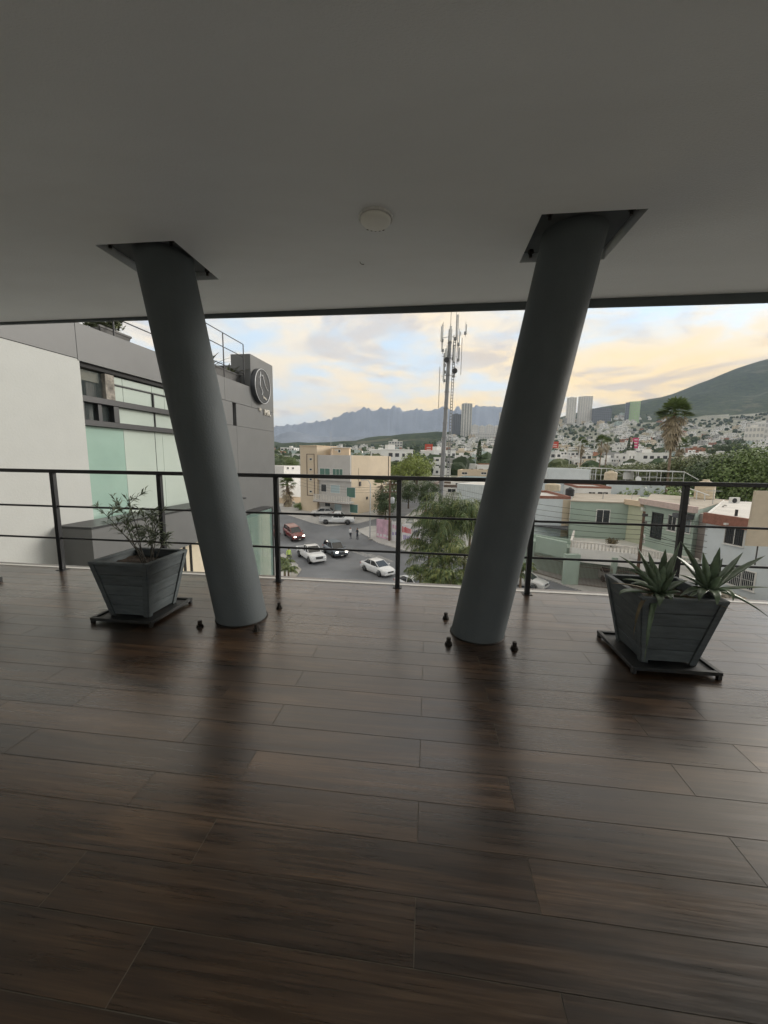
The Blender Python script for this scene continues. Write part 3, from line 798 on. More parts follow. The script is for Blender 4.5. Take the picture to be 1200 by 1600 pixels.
# ================================================================== STREET AND GROUND
mat('asphalt', (.165, .172, .182), .9, var=.18, vscale=.35, bump=.25, bscale=20, stain=.5, stain_col=(.21, .212, .215))
mat('sidewalk', (.42, .41, .39), .9, var=.15, vscale=.6, stain=.4, stain_col=(.22, .21, .19), bump=.2, bscale=14)
mat('kerb', (.40, .39, .37), .85, var=.2, vscale=2)
mat('road_paint', (.27, .27, .265), .8, var=.4, vscale=3)
mat('earth', (.34, .32, .29), .95, var=.3, vscale=.5, stain=.35, stain_col=(.16, .17, .10))
mat('town_ground', (.20, .20, .15), .95, var=.35, vscale=.02, stain=.6, stain_col=(.07, .10, .045))
mat('white_wall', (.72, .71, .68), .85, var=.07, vscale=.8, stain=.22, stain_col=(.50, .48, .44))
mat('blue_white', (.60, .645, .66), .85, var=.06, vscale=.8, stain=.2, stain_col=(.46, .49, .50))
mat('beige_wall', (.58, .485, .36), .85, var=.06, vscale=.5, stain=.18, stain_col=(.47, .40, .31))
mat('peach_wall', (.60, .475, .34), .85, var=.06, vscale=.7)
mat('grey_white', (.50, .485, .46), .85, var=.06, vscale=.7, stain=.2, stain_col=(.38, .37, .35))
mat('mint_wall', (.34, .415, .355), .85, var=.08, vscale=.6, stain=.25, stain_col=(.27, .32, .28), rnd=.05)
mat('lime_wall', (.47, .49, .36), .85, var=.06, vscale=.8)
mat('pink_wall', (.52, .44, .42), .85, var=.08, vscale=.8, stain=.3, stain_col=(.40, .36, .34))
mat('tan_roof', (.40, .355, .29), .9, var=.16, vscale=.5, stain=.5, stain_col=(.30, .26, .20))
mat('pale_roof', (.60, .575, .53), .9, var=.14, vscale=.5, stain=.45, stain_col=(.40, .38, .35))
mat('brick_trim', (.27, .125, .09), .85, var=.2, vscale=4)
mat('pink_trim', (.52, .41, .37), .85, var=.12, vscale=2)
mat('dark_glass', (.03, .036, .04), .12, coat=.4)
mat('teal_glass', (.085, .18, .145), .2, coat=.4)
mat('pale_glass', (.40, .50, .52), .2, coat=.3)
mat('iron', (.05, .045, .042), .6, var=.3, vscale=8)
mat('brown_metal', (.15, .115, .095), .7, var=.25, vscale=4)
mat('tank_cream', (.56, .47, .34), .6, var=.12, vscale=3)
mat('tank_black', (.02, .021, .023), .5)
mat('ac_white', (.66, .66, .63), .5, var=.05, vscale=5)
mat('galvanised', (.42, .44, .45), .5, metal=.4, var=.18, vscale=2.5)
mat('tower_grey', (.23, .235, .24), .6, metal=.15, var=.12, vscale=1.5)
mat('antenna_white', (.60, .61, .60), .5)
mat('beacon_red', (.30, .03, .03), .4)
mat('concrete_pole', (.40, .38, .35), .9, var=.15, vscale=3)
mat('timber_pole', (.12, .075, .05), .9, var=.3, vscale=3)
mat('dark_roofing', (.075, .078, .082), .8, var=.4, vscale=1.2)
mat('corrugated', (.56, .60, .60), .5, var=.08, vscale=1)
mat('teal_roof', (.10, .17, .19), .6, var=.15, vscale=1)
mat('stone_rubble', (.33, .29, .23), .95, var=.45, vscale=2.2, bump=.6, bscale=6)
mat('mortar', (.22, .20, .17), .95)
mat('balusters', (.66, .63, .58), .85, var=.15, vscale=4)
mat('panel_beige', (.50, .43, .33), .8, var=.08, vscale=2, stain=.15)

# ground height, a function of depth away from the terrace: flat street, then a rise
GZ = [(-80, 0), (50, 0), (69, 2.4), (120, 3.6), (200, 5.5), (400, 10)]
def zg(d):
    for (a, za), (b_, zb) in zip(GZ[:-1], GZ[1:]):
        if d <= b_: return za + (zb-za)*max(0, d-a)/(b_-a)
    return GZ[-1][1]
def dep(p): return Vector(p).dot(FH)
def ground(px, py):
    """where the view line through a pixel meets the ground"""
    d = ray(px, py); d = d/d.dot(FH); lo, hi = 4.0, 380.0
    for _ in range(50):
        m = (lo+hi)/2
        if ZC + d.z*m > zg(m): lo = m
        else: hi = m
    p = CAMP + d*lo; return Vector((p.x, p.y, zg(lo)))
def lateral(px, d_):  # point on the ground at depth d_, below/above pixel column px (at horizon level)
    p = at_d(px, 715, d_); return Vector((p.x, p.y, zg(d_)))
def clip(poly, d0, d1):
    for sgn, lim in ((1, d0), (-1, d1)):
        out = []
        for i in range(len(poly)):
            a, b_ = poly[i-1], poly[i]; fa, fb_ = sgn*(a.dot(FH)-lim), sgn*(b_.dot(FH)-lim)
            if (fa >= 0) != (fb_ >= 0): out.append(a.lerp(b_, fa/(fa-fb_)))
            if fb_ >= 0: out.append(b_)
        poly = out
        if len(poly) < 3: return []
    return poly
def drape(name, poly, h, m, parent=None, kerb=None, kind='structure'):
    """a sheet that follows the ground, h above it, with a step down all round"""
    poly = [Vector((p[0], p[1], 0)) for p in poly]; mb = MB()
    for (a, _), (b_, _) in zip(GZ[:-1], GZ[1:]):
        q = clip(poly, a, b_)
        if q: mb.add([(p.x, p.y, zg(p.dot(FH))+h) for p in q], (tuple(range(len(q))),))
    if h > .05:
        for i in range(len(poly)):
            a, b_ = poly[i-1], poly[i]; n = max(1, int((b_-a).length/2))
            for j in range(n):
                p, q = a.lerp(b_, j/n), a.lerp(b_, (j+1)/n)
                mb.quad((p.x, p.y, zg(dep(p))-.05), (q.x, q.y, zg(dep(q))-.05), (q.x, q.y, zg(dep(q))+h), (p.x, p.y, zg(dep(p))+h), 1)
    o = mb.build(name, [m, kerb or m], parent)
    if parent is None: tag(o, kind=kind)
    return o
def g2(px, py): p = ground(px, py); return (p.x, p.y)
def pl(px, d_): p = lateral(px, d_); return (p.x, p.y)
drape('road', [pl(-1500, 10), pl(3000, 10), pl(1900, 110), pl(-400, 118)], .012, 'asphalt')
# forecourt of the beige building
drape('forecourt', [g2(452, 806), g2(486, 817), g2(512, 823), g2(560, 818), g2(606, 806), pl(606, 95), pl(430, 95), g2(440, 801)], .07, 'sidewalk', kerb='kerb')
drape('pavement_corner', [g2(556, 829), g2(572, 838), g2(590, 849), g2(662, 868), g2(760, 890), pl(790, 60), pl(660, 74), g2(606, 822), g2(578, 823)], .13, 'sidewalk', kerb='kerb')
drape('pavement_lobby', [g2(350, 905), g2(443, 866), g2(466, 884), g2(462, 905), g2(440, 912), g2(430, 990), g2(300, 990)], .13, 'sidewalk', kerb='kerb')
drape('pavement_houses', [g2(815, 893), g2(860, 908), g2(925, 930), g2(1180, 1000), g2(1500, 1080), pl(2200, 50), pl(830, 70), g2(800, 872)], .12, 'sidewalk', kerb='kerb')
drape('grass_verge', [g2(456, 893), g2(466, 887), g2(471, 891), g2(462, 903), g2(452, 907)], .16, 'earth')
for k in range(4):
    a, b_ = (548+k*13, 861+k*2.6), (572+k*13, 870.5+k*2.6)
    drape('crossing_stripe', [g2(*a), g2(a[0]+5, a[1]-.9), g2(b_[0]+5, b_[1]-.9), g2(*b_)], .017, 'road_paint')
drape('lane_line', [g2(640, 872), g2(642, 871), g2(720, 896), g2(716, 898)], .017, 'road_paint')

# ================================================================== BUILDING HELPERS
class Bld:
    """a building standing on the ground: root Empty at its base, parts in world-aligned local coordinates"""
    def __init__(s, name, base, label, cat='building', group=None):
        s.o = Vector(base); s.t = thing(name, base, label, cat, group)
    def L(s, p): return Vector(p) - s.o
    def block(s, name, foot, z0, z1, m, parent=None, inset_top=None):
        mb = MB().prism([s.L((p[0], p[1], z0)) for p in foot], (0, 0, z1-z0)); return mb.build(name, m, parent or s.t)
    def slab(s, name, foot, z0, z1, grow, m, parent=None):
        c = sum((Vector((p[0], p[1], 0)) for p in foot), Vector())/len(foot)
        f = [Vector((p[0], p[1], 0)) + (Vector((p[0], p[1], 0))-c).normalized()*grow for p in foot]
        return s.block(name, f, z0, z1, m, parent)
    def parapet(s, foot, z0, z1, m, w=.18, name='parapet', cap=None, edges=None):
        n = len(foot)
        for i in range(n):
            if edges is not None and i not in edges: continue
            a = Vector((foot[i][0], foot[i][1], 0)); b_ = Vector((foot[(i+1) % n][0], foot[(i+1) % n][1], 0)); d = (b_-a).normalized()
            c = sum((Vector((p[0], p[1], 0)) for p in foot), Vector())/n; nr = Vector((-d.y, d.x, 0))
            if nr.dot(c-a) < 0: nr = -nr
            a2 = a + d*.012; b2 = b_ - d*(w+.01)
            q = [a2-nr*.02, b2-nr*.02, b2+nr*w, a2+nr*w]
            s.block(name, q, z0, z1, m)
    def face(s, A, B):
        A = Vector((A[0], A[1], 0)); B = Vector((B[0], B[1], 0)); d = (B-A).normalized(); n = Vector((d.y, -d.x, 0))
        if n.dot(Vector((CAMP.x, CAMP.y, 0))-A) < 0: n = -n
        return A, d, n
    def hit(s, A, B, px, py, out=0):
        A, d, n = s.face(A, B); p = plane_hit(px, py, A+n*out, n); return (p-A).dot(d), p.z
    def panel(s, name, A, B, u0, u1, z0, z1, o0, o1, m, parent=None, bev=0):
        A_, d, n = s.face(A, B); M = Matrix(((d.x, n.x, 0, A_.x-s.o.x), (d.y, n.y, 0, A_.y-s.o.y), (0, 0, 1, -s.o.z), (0, 0, 0, 1)))
        mb = MB()
        if bev: mb.bbox(min(u0, u1), max(u0, u1), o0, o1, z0, z1, bev, M=M)
        else: mb.box(min(u0, u1), max(u0, u1), o0, o1, z0, z1, M=M)
        return mb.build(name, m, parent or s.t)
    def window(s, A, B, rect, glass='dark_glass', frm='white_wall', mull=1, bars=0, name='window', sill=True, fw=.07):
        """rect in photo pixels (px0, py0, px1, py1) on the wall from A to B"""
        px0, py0, px1, py1 = rect
        (u0, z1), (u1, z1b) = s.hit(A, B, px0, py0), s.hit(A, B, px1, py0)
        (u0b, z0), (u1b, z0b) = s.hit(A, B, px0, py1), s.hit(A, B, px1, py1)
        return s.window_uv(A, B, u0, u1, (z0+z0b)/2, (z1+z1b)/2, glass, frm, mull, bars, name, sill, fw)
    def window_uv(s, A, B, u0, u1, z0, z1, glass='dark_glass', frm='white_wall', mull=1, bars=0, name='window', sill=True, fw=.07):
        u0, u1 = min(u0, u1), max(u0, u1)
        A_, d, n = s.face(A, B); M = Matrix(((d.x, n.x, 0, A_.x-s.o.x), (d.y, n.y, 0, A_.y-s.o.y), (0, 0, 1, -s.o.z), (0, 0, 0, 1)))
        mb = MB(); o = .06
        mb.box(u0-fw, u0, .003, o, z0-fw, z1+fw, M=M); mb.box(u1, u1+fw, .003, o, z0-fw, z1+fw, M=M)
        mb.box(u0, u1, .003, o, z0-fw, z0, M=M); mb.box(u0, u1, .003, o, z1, z1+fw, M=M)
        for k in range(1, mull+1):
            c = u0 + (u1-u0)*k/(mull+1); mb.box(c-.025, c+.025, .003, o-.01, z0, z1, M=M)
        w = mb.build(name, frm, s.t)
        for k in range(mull+1):
            a = u0 + (u1-u0)*k/(mull+1) + (.026 if k else 0); b_ = u0 + (u1-u0)*(k+1)/(mull+1) - (.026 if k < mull else 0)
            MB().box(a, b_, .004, .02, z0, z1, M=M).build('pane', glass, w)
        if sill: MB().box(u0-fw-.05, u1+fw+.05, .003, .13, z0-fw-.06, z0-fw, M=M).build('sill', frm, w)
        if bars:
            mg = MB()
            for k in range(bars+1):
                c = u0 + (u1-u0)*k/bars; mg.box(c-.009, c+.009, .075, .093, z0-.03, z1+.03, M=M)
            for z in (z0, (z0+z1)/2, z1): mg.box(u0, u1, .094, .106, z-.012, z+.012, M=M)
            tag(mg.build('grille', 'ac_white' if bars > 12 else 'iron', w), kind='stuff')
        return w
def water_tank(p, r, h, label, m='tank_cream', ribs=True):
    t = thing('water_tank', p, label, 'water tank')
    prof = [(r*.96, 0)]
    for i in range(5):
        z = h*.75*i/5; prof += [(r, z+.02*h), (r, z+.10*h), (r*.965, z+.125*h)]
    prof += [(r, h*.76), (r*.8, h*.86), (r*.35, h*.93)]
    MB().lathe(prof, 20).build('barrel', m, t); MB().lathe([(r*.34, h*.93), (r*.34, h*1.0), (r*.2, h*1.01)], 14).build('lid', m, t)
    return t
def ac_unit(p, rz, label):
    t = thing('air_conditioner', p, label, 'air conditioner', rz=rz)
    MB().bbox(-.45, .45, -.17, .17, .08, .72, .02).build('casing', 'ac_white', t)
    MB().lathe([(.25, 0), (.25, .02), (.2, .025)], 20, M=Matrix.Translation((-.12, -.171, .4)) @ Matrix.Rotation(math.pi/2, 4, 'X')).build('fan_grille', 'dark_frame', t)
    for x in (-.35, .35): MB().box(x-.03, x+.03, -.17, .17, 0, .079).build('foot', 'dark_frame', t)
    return t
def top_of(px, py, d_): return at_d(px, py, d_).z

# ================================================================== BEIGE CORNER BUILDING
Cn = lateral(549, 66.5); Lf = lateral(472, 72.0)
u_ = (Lf-Cn); u_.z = 0; Wd = u_.length; u_.normalize(); v_ = Vector((-u_.y, u_.x, 0))
if v_.dot(FH) < 0: v_ = -v_
def bp(u, v): return (Cn.x+u_.x*u+v_.x*v, Cn.y+u_.y*u+v_.y*v)
Dp = 14.0
zb = zg(67)-.3
B = Bld('corner_building', Vector((Cn.x, Cn.y, zb)), 'beige three storey corner building with a stair tower and green windows')
C_, E_ = bp(0, 0), bp(Wd, 0)
zroof = top_of(540, 711.5, 67); ztow = top_of(480, 697.5, 71)
uT = B.hit(C_, E_, 498, 720)[0]
B.block('right_wing', [bp(-.01, .03), bp(uT, .03), bp(uT, Dp), bp(-.01, Dp)], zb, zroof, 'beige_wall')
B.block('roof_sheet', [bp(.3, .3), bp(uT-.2, .3), bp(uT-.2, Dp-.3), bp(.3, Dp-.3)], zroof+.002, zroof+.03, 'pale_roof')
tw = B.block('stair_tower', [bp(uT+.004, -.5), bp(Wd, -.5), bp(Wd, 5.5), bp(uT+.004, 5.5)], zb, ztow, 'beige_wall')
B.block('tower_coping', [bp(uT-.06, -.6), bp(Wd+.06, -.6), bp(Wd+.06, 5.6), bp(uT-.06, 5.6)], ztow+.002, ztow+.18, 'peach_wall')
B.block('tower_side', [bp(Wd+.003, -.5), bp(Wd+.05, -.5), bp(Wd+.05, 5.5), bp(Wd+.003, 5.5)], zb, ztow, 'grey_white')
TA, TB = bp(uT, -.5), bp(Wd, -.5)
# tower panel with brown outline and small slots
(ua, za), (ub, zb2) = B.hit(TA, TB, 479, 709), B.hit(TA, TB, 492, 775)
for (a, b_, c, d_) in ((ua, ub, za-.12, za), (ua, ub, zb2, zb2+.12), (min(ua, ub), min(ua, ub)+.12, zb2, za), (max(ua, ub)-.12, max(ua, ub), zb2, za)):
    B.panel('tower_band', TA, TB, a, b_, min(c, d_), max(c, d_), .003, .06, 'brown_metal')
for y in (717.5, 733.5, 749, 768):
    B.window(TA, TB, (484, y-1.3, 487.5, y+1.3), mull=0, sill=False, fw=.05, name='slot')
# grey front field of the upper floors, balconies under it
B.panel('lower_field', C_, E_, .002, uT-.01, zb+.3, B.hit(C_, E_, 540, 752)[1]-.01, -.028, .0015, 'grey_white')
B.panel('front_field', C_, E_, 0, uT-.01, B.hit(C_, E_, 540, 752)[1], zroof, .004, .35, 'grey_white')
fA, fB = bp(0, -.35), bp(uT, -.35)
B.window(fA, fB, (500, 732, 515.5, 742), 'teal_glass', 'ac_white', 1); B.window(fA, fB, (520, 733, 535.5, 743.5), 'teal_glass', 'ac_white', 2)
z2 = B.hit(C_, E_, 530, 782)[1]
for (r, g) in (((502, 757, 510, 768), 'dark_glass'), ((517, 758, 531, 770), 'pale_glass'), ((542, 762, 555, 777), 'teal_glass')): B.window(C_, E_, r, g, 'ac_white', 0, sill=False)
for (r, g) in (((508, 781, 516, 791), 'dark_glass'), ((523, 783, 534, 797), 'pale_glass'), ((547, 788.5, 559, 801), 'teal_glass')): B.window(C_, E_, r, g, 'ac_white', 0, sill=False)
B.panel('balcony_slab', C_, E_, -.6, uT-.02, z2-.28, z2, .003, 1.7, 'grey_white')
B.panel('balcony_rail', C_, E_, -.6, uT-.02, z2+.95, z2+1.05, 1.56, 1.68, 'grey_white')
n = 22
for k in range(n):
    u = -.5 + (uT+.3)*k/(n-1); B.panel('baluster', C_, E_, u-.07, u+.07, z2+.001, z2+.949, 1.58, 1.66, 'balusters')
B.panel('balcony_fascia', C_, E_, -.62, uT-.02, z2-.4, z2-.281, 1.5, 1.72, 'brown_metal')
# side face details
S_ = bp(0, Dp)
B.panel('downpipe', C_, S_, Dp-1.0, Dp-.9, zb, zroof, .003, .1, 'iron')
B.panel('meter_box', C_, S_, 2.4, 2.9, zroof-5.4, zroof-4.6, .003, .18, 'iron'); B.panel('cable_run', C_, S_, 2.2, 2.24, zroof-4.6, zroof-2.2, .003, .04, 'iron')
B.panel('side_vent', C_, S_, 4.8, 5.3, zroof-8.0, zroof-7.5, .003, .1, 'dark_frame')
# rooftop rooms
def rooftop(px0, px1, pyt, d_, deep, m, name, zbase, win=True):
    a = lateral(px0, d_); b_ = lateral(px1, d_); dd = (Vector((b_.x, b_.y, 0))-Vector((a.x, a.y, 0))); nn = Vector((-dd.y, dd.x, 0)).normalized()*deep
    ft = [(a.x, a.y), (b_.x, b_.y), (b_.x+nn.x, b_.y+nn.y), (a.x+nn.x, a.y+nn.y)]
    zt_ = top_of((px0+px1)/2, pyt, d_)
    r = B.block(name, ft, zbase, zt_, m); B.slab(name+'_slab', ft, zt_+.002, zt_+.16, .3, 'pale_roof')
    if win: B.window_uv((a.x, a.y), (b_.x, b_.y), dd.length*.15, dd.length*.27, zbase+.9, zt_-.35, mull=0, sill=False); B.window_uv((a.x, a.y), (b_.x, b_.y), dd.length*.34, dd.length*.46, zbase+.5, zt_-.35, mull=0, sill=False)
rooftop(520, 545.5, 700, 70.5, 3, 'peach_wall', 'roof_room', zroof+.031)
mat('aqua_wall', (.36, .58, .47), .8, var=.06, vscale=1)
rooftop(503, 516, 702.5, 77, 3, 'aqua_wall', 'roof_store', zroof+.031, False)
MB().tube([B.L((*bp(uT-2, 1), zroof)), B.L((*bp(uT-2, 1), zroof+4.2))], .035, 5).build('roof_mast', 'galvanised', B.t)

# ================================================================== WHITE HOUSES LEFT OF IT
def simple_house(name, px0, px1, d0, d1, deep, pyt, label, m='white_wall', roof='pale_roof', wins=(), par=.5, cat='house', group=None, z0=None, trim=None, parts=None):
    a = lateral(px0, d0); b_ = lateral(px1, d1); dd = Vector((b_.x-a.x, b_.y-a.y, 0)); nn = Vector((-dd.y, dd.x, 0)).normalized()
    if nn.dot(FH) < 0: nn = -nn
    nn *= deep; ft = [(a.x, a.y), (b_.x, b_.y), (b_.x+nn.x, b_.y+nn.y), (a.x+nn.x, a.y+nn.y)]
    zb = min(a.z, b_.z)-.3 if z0 is None else z0
    zt_ = top_of((px0+px1)/2, pyt, (d0+d1)/2)
    h = Bld(name, Vector((a.x, a.y, zb)), label, cat, group)
    h.block('wall', ft, zb, zt_-par, m); h.slab('roof', ft, zt_-par+.002, zt_-par+.05, -.2, roof)
    h.parapet(ft, zt_-par+.003, zt_, trim or m)
    for w_ in wins: h.window(ft[0], ft[1], w_[:4], *(w_[4:]))
    return h, ft, zt_
simple_house('white_house', 443, 470, 84, 92, 12, 728, 'plain white house standing behind the stair tower of the corner building', wins=((448, 730, 451, 733), (456, 730, 459, 733), (446, 752, 450, 757)))
simple_house('white_house', 427, 444, 90, 94, 10, 736, 'low white house with a stepped roof behind the skirted palm', wins=((432, 742, 436, 746),))
simple_house('white_house', 452, 471, 79, 82, 8, 778, 'low cream house front behind the round bush', 'peach_wall', wins=((456, 784, 460, 790),))

# ================================================================== ROADSIDE WALL WITH PAINTED ADVERTISEMENTS
mat('ad_pink', (.56, .36, .45), .8, var=.3, vscale=1.2, stain=.5, stain_col=(.62, .50, .56))
mat('ad_white', (.66, .65, .66), .8, var=.1, vscale=1.4, stain=.3, stain_col=(.52, .50, .55))
mat('ad_red', (.52, .07, .08), .8, var=.2, vscale=3)
mat('ad_violet', (.30, .25, .46), .8, var=.2, vscale=3)
A_, E2 = ground(588, 840), ground(659, 857.5); dirw = (E2-A_); dirw.z = 0; wl_ = dirw.length; dirw.normalize()
E3 = A_ + dirw*(wl_+9); E3.z = zg(dep(E3))
wa = Bld('roadside_wall', A_, 'white roadside wall painted with pink and red advertisements', 'wall')
hw_ = 2.85
lim = [0, wl_*.34, wl_*.57, wl_*.80, wl_, wl_+4.5, wl_+9]
for i in range(6):
    p = A_ + dirw*lim[i]; q = A_ + dirw*lim[i+1]
    z0 = min(zg(dep(p)), zg(dep(q)))+.05
    wa.panel('wall_panel', A_, E3, lim[i]+.01, lim[i+1]-.01, z0, z0+hw_+.1, -.2, 0, ['ad_pink', 'ad_white', 'ad_white', 'ad_white', 'ad_white', 'white_wall'][i])
    if i < 5: wa.panel('post', A_, E3, lim[i+1]-.06, lim[i+1]+.06, z0, z0+hw_+.2, -.24, .03, 'concrete_pole')
rw = random.Random(4)
def zw(u): p = A_ + dirw*u; return zg(dep(p))+.15
tag(wa.t, cat='wall')
for (u0, u1, r0, r1, m_, nn) in ((.1, lim[1]-.2, .08, .2, 'ad_white', 4), (lim[1]+.2, lim[2]-.2, .3, .45, 'ad_violet', 3), (lim[1]+.2, lim[2]-.2, .62, .8, 'ad_pink', 3), (lim[2]+.1, lim[3]-.1, .55, .82, 'ad_red', 7), (lim[2]+.3, lim[3]-.3, .2, .44, 'ad_violet', 6), (lim[3]+.3, lim[4]-.3, .2, .4, 'ad_red', 4), (lim[3]+.3, lim[4]-.5, .58, .78, 'ad_violet', 4)):
    for k in range(nn):   # worn painted strokes, too faded to read
        a = u0 + (u1-u0)*k/nn; b_ = a + (u1-u0)/nn*rw.uniform(.5, .85); zz = zw(a)
        wa.panel('painted_stroke', A_, E3, a, b_, zz+hw_*r0+rw.uniform(-.05, .05), zz+hw_*r1+rw.uniform(-.08, .08), .002, .006, m_)
# lot behind: hedge board, sign, shed
sgp = lateral(642.5, 60); sb = thing('lot_sign', sgp, 'small white rectangular sign standing behind the painted roadside wall', 'sign')
zs1 = top_of(642, 808, 60)-sgp.z
MB().bbox(-.75, .75, -.03, .03, zs1-1.5, zs1, .01).build('board', 'white_wall', sb)
for x in (-.7, .7): MB().tube([(x, .05, 0), (x, .05, zs1)], .04, 6).build('post', 'galvanised', sb)
for k in range(2): MB().box(-.6, .6, -.036, -.031, zs1-.5-k*.45, zs1-.3-k*.45).build('faded_line', 'galvanised', sb)
simple_house('shed', 716, 768, 58, 55, 12, 757, 'pale corrugated shed beyond the mobile phone mast', 'corrugated', 'pale_roof', par=.1)
mbr = None
t = lateral(716, 58)
# ribs of the corrugated shed front
shed = bpy.data.objects['shed']
a = lateral(716, 58); b_ = lateral(768, 55)
d = Vector((b_.x-a.x, b_.y-a.y, 0)); L_ = d.length; d.normalize(); nn = Vector((d.y, -d.x, 0))
if nn.dot(FH) > 0: nn = -nn
mr = MB(); ztop = top_of(742, 757, 56.5)-.15
for k in range(int(L_/.35)):
    p = Vector((a.x, a.y, 0)) + d*(k*.35+.1) - Vector((shed.location.x, shed.location.y, shed.location.z))
    mr.prism([p + Vector((0, 0, a.z)), p + d*.1 + Vector((0, 0, a.z)), p + d*.1 + nn*.05 + Vector((0, 0, a.z)), p+nn*.05 + Vector((0, 0, a.z))], (0, 0, ztop-a.z))
tag(mr.build('rib', 'corrugated', shed), kind='stuff')
simple_house('store', 672, 720, 84, 82, 12, 757, 'low white store with a brown band behind the mast foot', 'white_wall', par=.6, wins=((676, 764, 684, 770), (700, 764, 712, 769)), trim='brown_metal')
simple_house('blue_roof_house', 706, 772, 92, 88, 14, 748, 'white house with a teal sheet roof behind the corrugated shed', 'white_wall', 'teal_roof', par=.05, wins=((712, 755, 720, 758),))
simple_house('cream_house', 716, 785, 120, 116, 12, 735, 'long cream house with a flat roof below the apartment towers', 'beige_wall', 'tan_roof', wins=((722, 738, 730, 741), (752, 738, 760, 741)))
simple_house('white_house', 640, 690, 108, 104, 10, 746, 'white low house among the trees left of the mast', 'white_wall', wins=((646, 750, 652, 754),))

# ================================================================== MOBILE PHONE MAST
MD = 74.0
mb0 = lateral(690.5, MD); mh = top_of(693, 515, MD)-mb0.z
mt = thing('phone_mast', mb0, 'tall grey mobile phone mast with antenna panels and a red beacon', 'mast')
MB().tube([(0, 0, 0), (.25, 0, mh*.33), (.5, 0, mh*.66), (.75, 0, mh)], [.47, .42, .37, .33], 14).build('shaft', 'tower_grey', mt)
for f in (.25, .33, .42, .5, .58, .67, .76, .85, .93):
    MB().lathe([(.62-.22*f, -.06), (.62-.22*f, .06)], 14, c=(.75*f, 0, mh*f)).build('flange', 'tower_grey', mt)
lad = MB()
for sx in (1.05, 1.42): MB().tube([(sx+.0, -.2, 6), (sx+.35, -.2, mh-1)], .075, 5).build('ladder_rail', 'tower_grey', mt)
for k in range(int((mh-7)/.55)):
    f = k*.55/(mh-7); lad.tube([(1.02+.35*f, -.2, 6.3+k*.55), (1.45+.35*f, -.2, 6.3+k*.55)], .075, 4)
tag(lad.build('rung', 'tower_grey', mt), kind='stuff')
zA = [mh-1.2, mh-4.5, mh-8.0]
for zz in zA:
    for a in (30, 150, 270):
        ca, sa = math.cos(rad(a)), math.sin(rad(a))
        MB().tube([(.7, 0, zz), (.7+1.5*ca, 1.5*sa, zz)], .05, 5).build('arm', 'tower_grey', mt)
rm = random.Random(9)
for a, r_, z0, L_, w_ in ((180, 1.45, mh-3.8, 4.6, .17), (205, 1.1, mh-9.2, 2.4, .14), (10, 1.2, mh-1.8, 4.4, .17), (330, 2.0, mh-3.0, 2.3, .2), (200, 1.7, mh-2.2, 2.6, .2), (225, .9, mh-5.6, 2.2, .2), (20, 1.9, mh-5.4, 2.4, .2), (340, 1.2, mh-8.4, 1.8, .22), (170, .95, mh-7.6, 1.5, .25), (350, 2.9, mh-1.0, 1.6, .26), (60, 1.5, mh-5.0, 2.6, .16), (130, 1.4, mh-6.2, 2.4, .16), (300, 1.7, mh-6.0, 2.4, .16), (270, 1.3, mh-2.4, 2.6, .2)):
    ca, sa = math.cos(rad(a)), math.sin(rad(a)); x, y = .72+r_*ca, r_*sa
    pnl = MB().bbox(-w_, w_, -.09, .09, 0, L_, .03).build('antenna_panel', 'antenna_white', mt, (x, y, z0)); pnl.rotation_euler = (0, 0, rad(a)+math.pi/2)
    MB().tube([(0, .16, -.5), (0, .16, L_+.5)], .04, 5).build('mount_pipe', 'tower_grey', pnl)
    MB().box(-.12, .12, .1, .4, -.1, .45).build('radio_unit', 'tower_grey', pnl)
for (x, z0, z1) in ((-.95, mh-14, mh-6.5), (2.9, mh-8, mh-1.5), (2.1, mh-6, mh+2.5)):
    MB().tube([(x, -.1, z0), (x, -.1, z1)], .06, 6).build('whip', 'tower_grey', mt)
for (x, y, z) in ((1.75, -.5, mh-7.4), (.2, -.6, mh-5.5)):
    MB().lathe([(.1, 0), (.45, .12), (.5, .3), (.46, .34)], 16, M=Matrix.Translation((x, y, z)) @ Matrix.Rotation(math.pi/2, 4, 'X')).build('dish', 'dark_frame', mt)
MB().tube([(.75, 0, mh), (.78, 0, mh+6.6)], .05, 6).build('top_pole', 'tower_grey', mt)
MB().lathe([(.28, 0), (.34, .5), (.30, 1.3), (.1, 1.6)], 12, c=(.15, 0, mh+5.6)).build('beacon', 'beacon_red', mt)
MB().tube([(.15, 0, mh+5.5), (.78, 0, mh+5.5)], .06, 6).build('arm', 'tower_grey', mt)

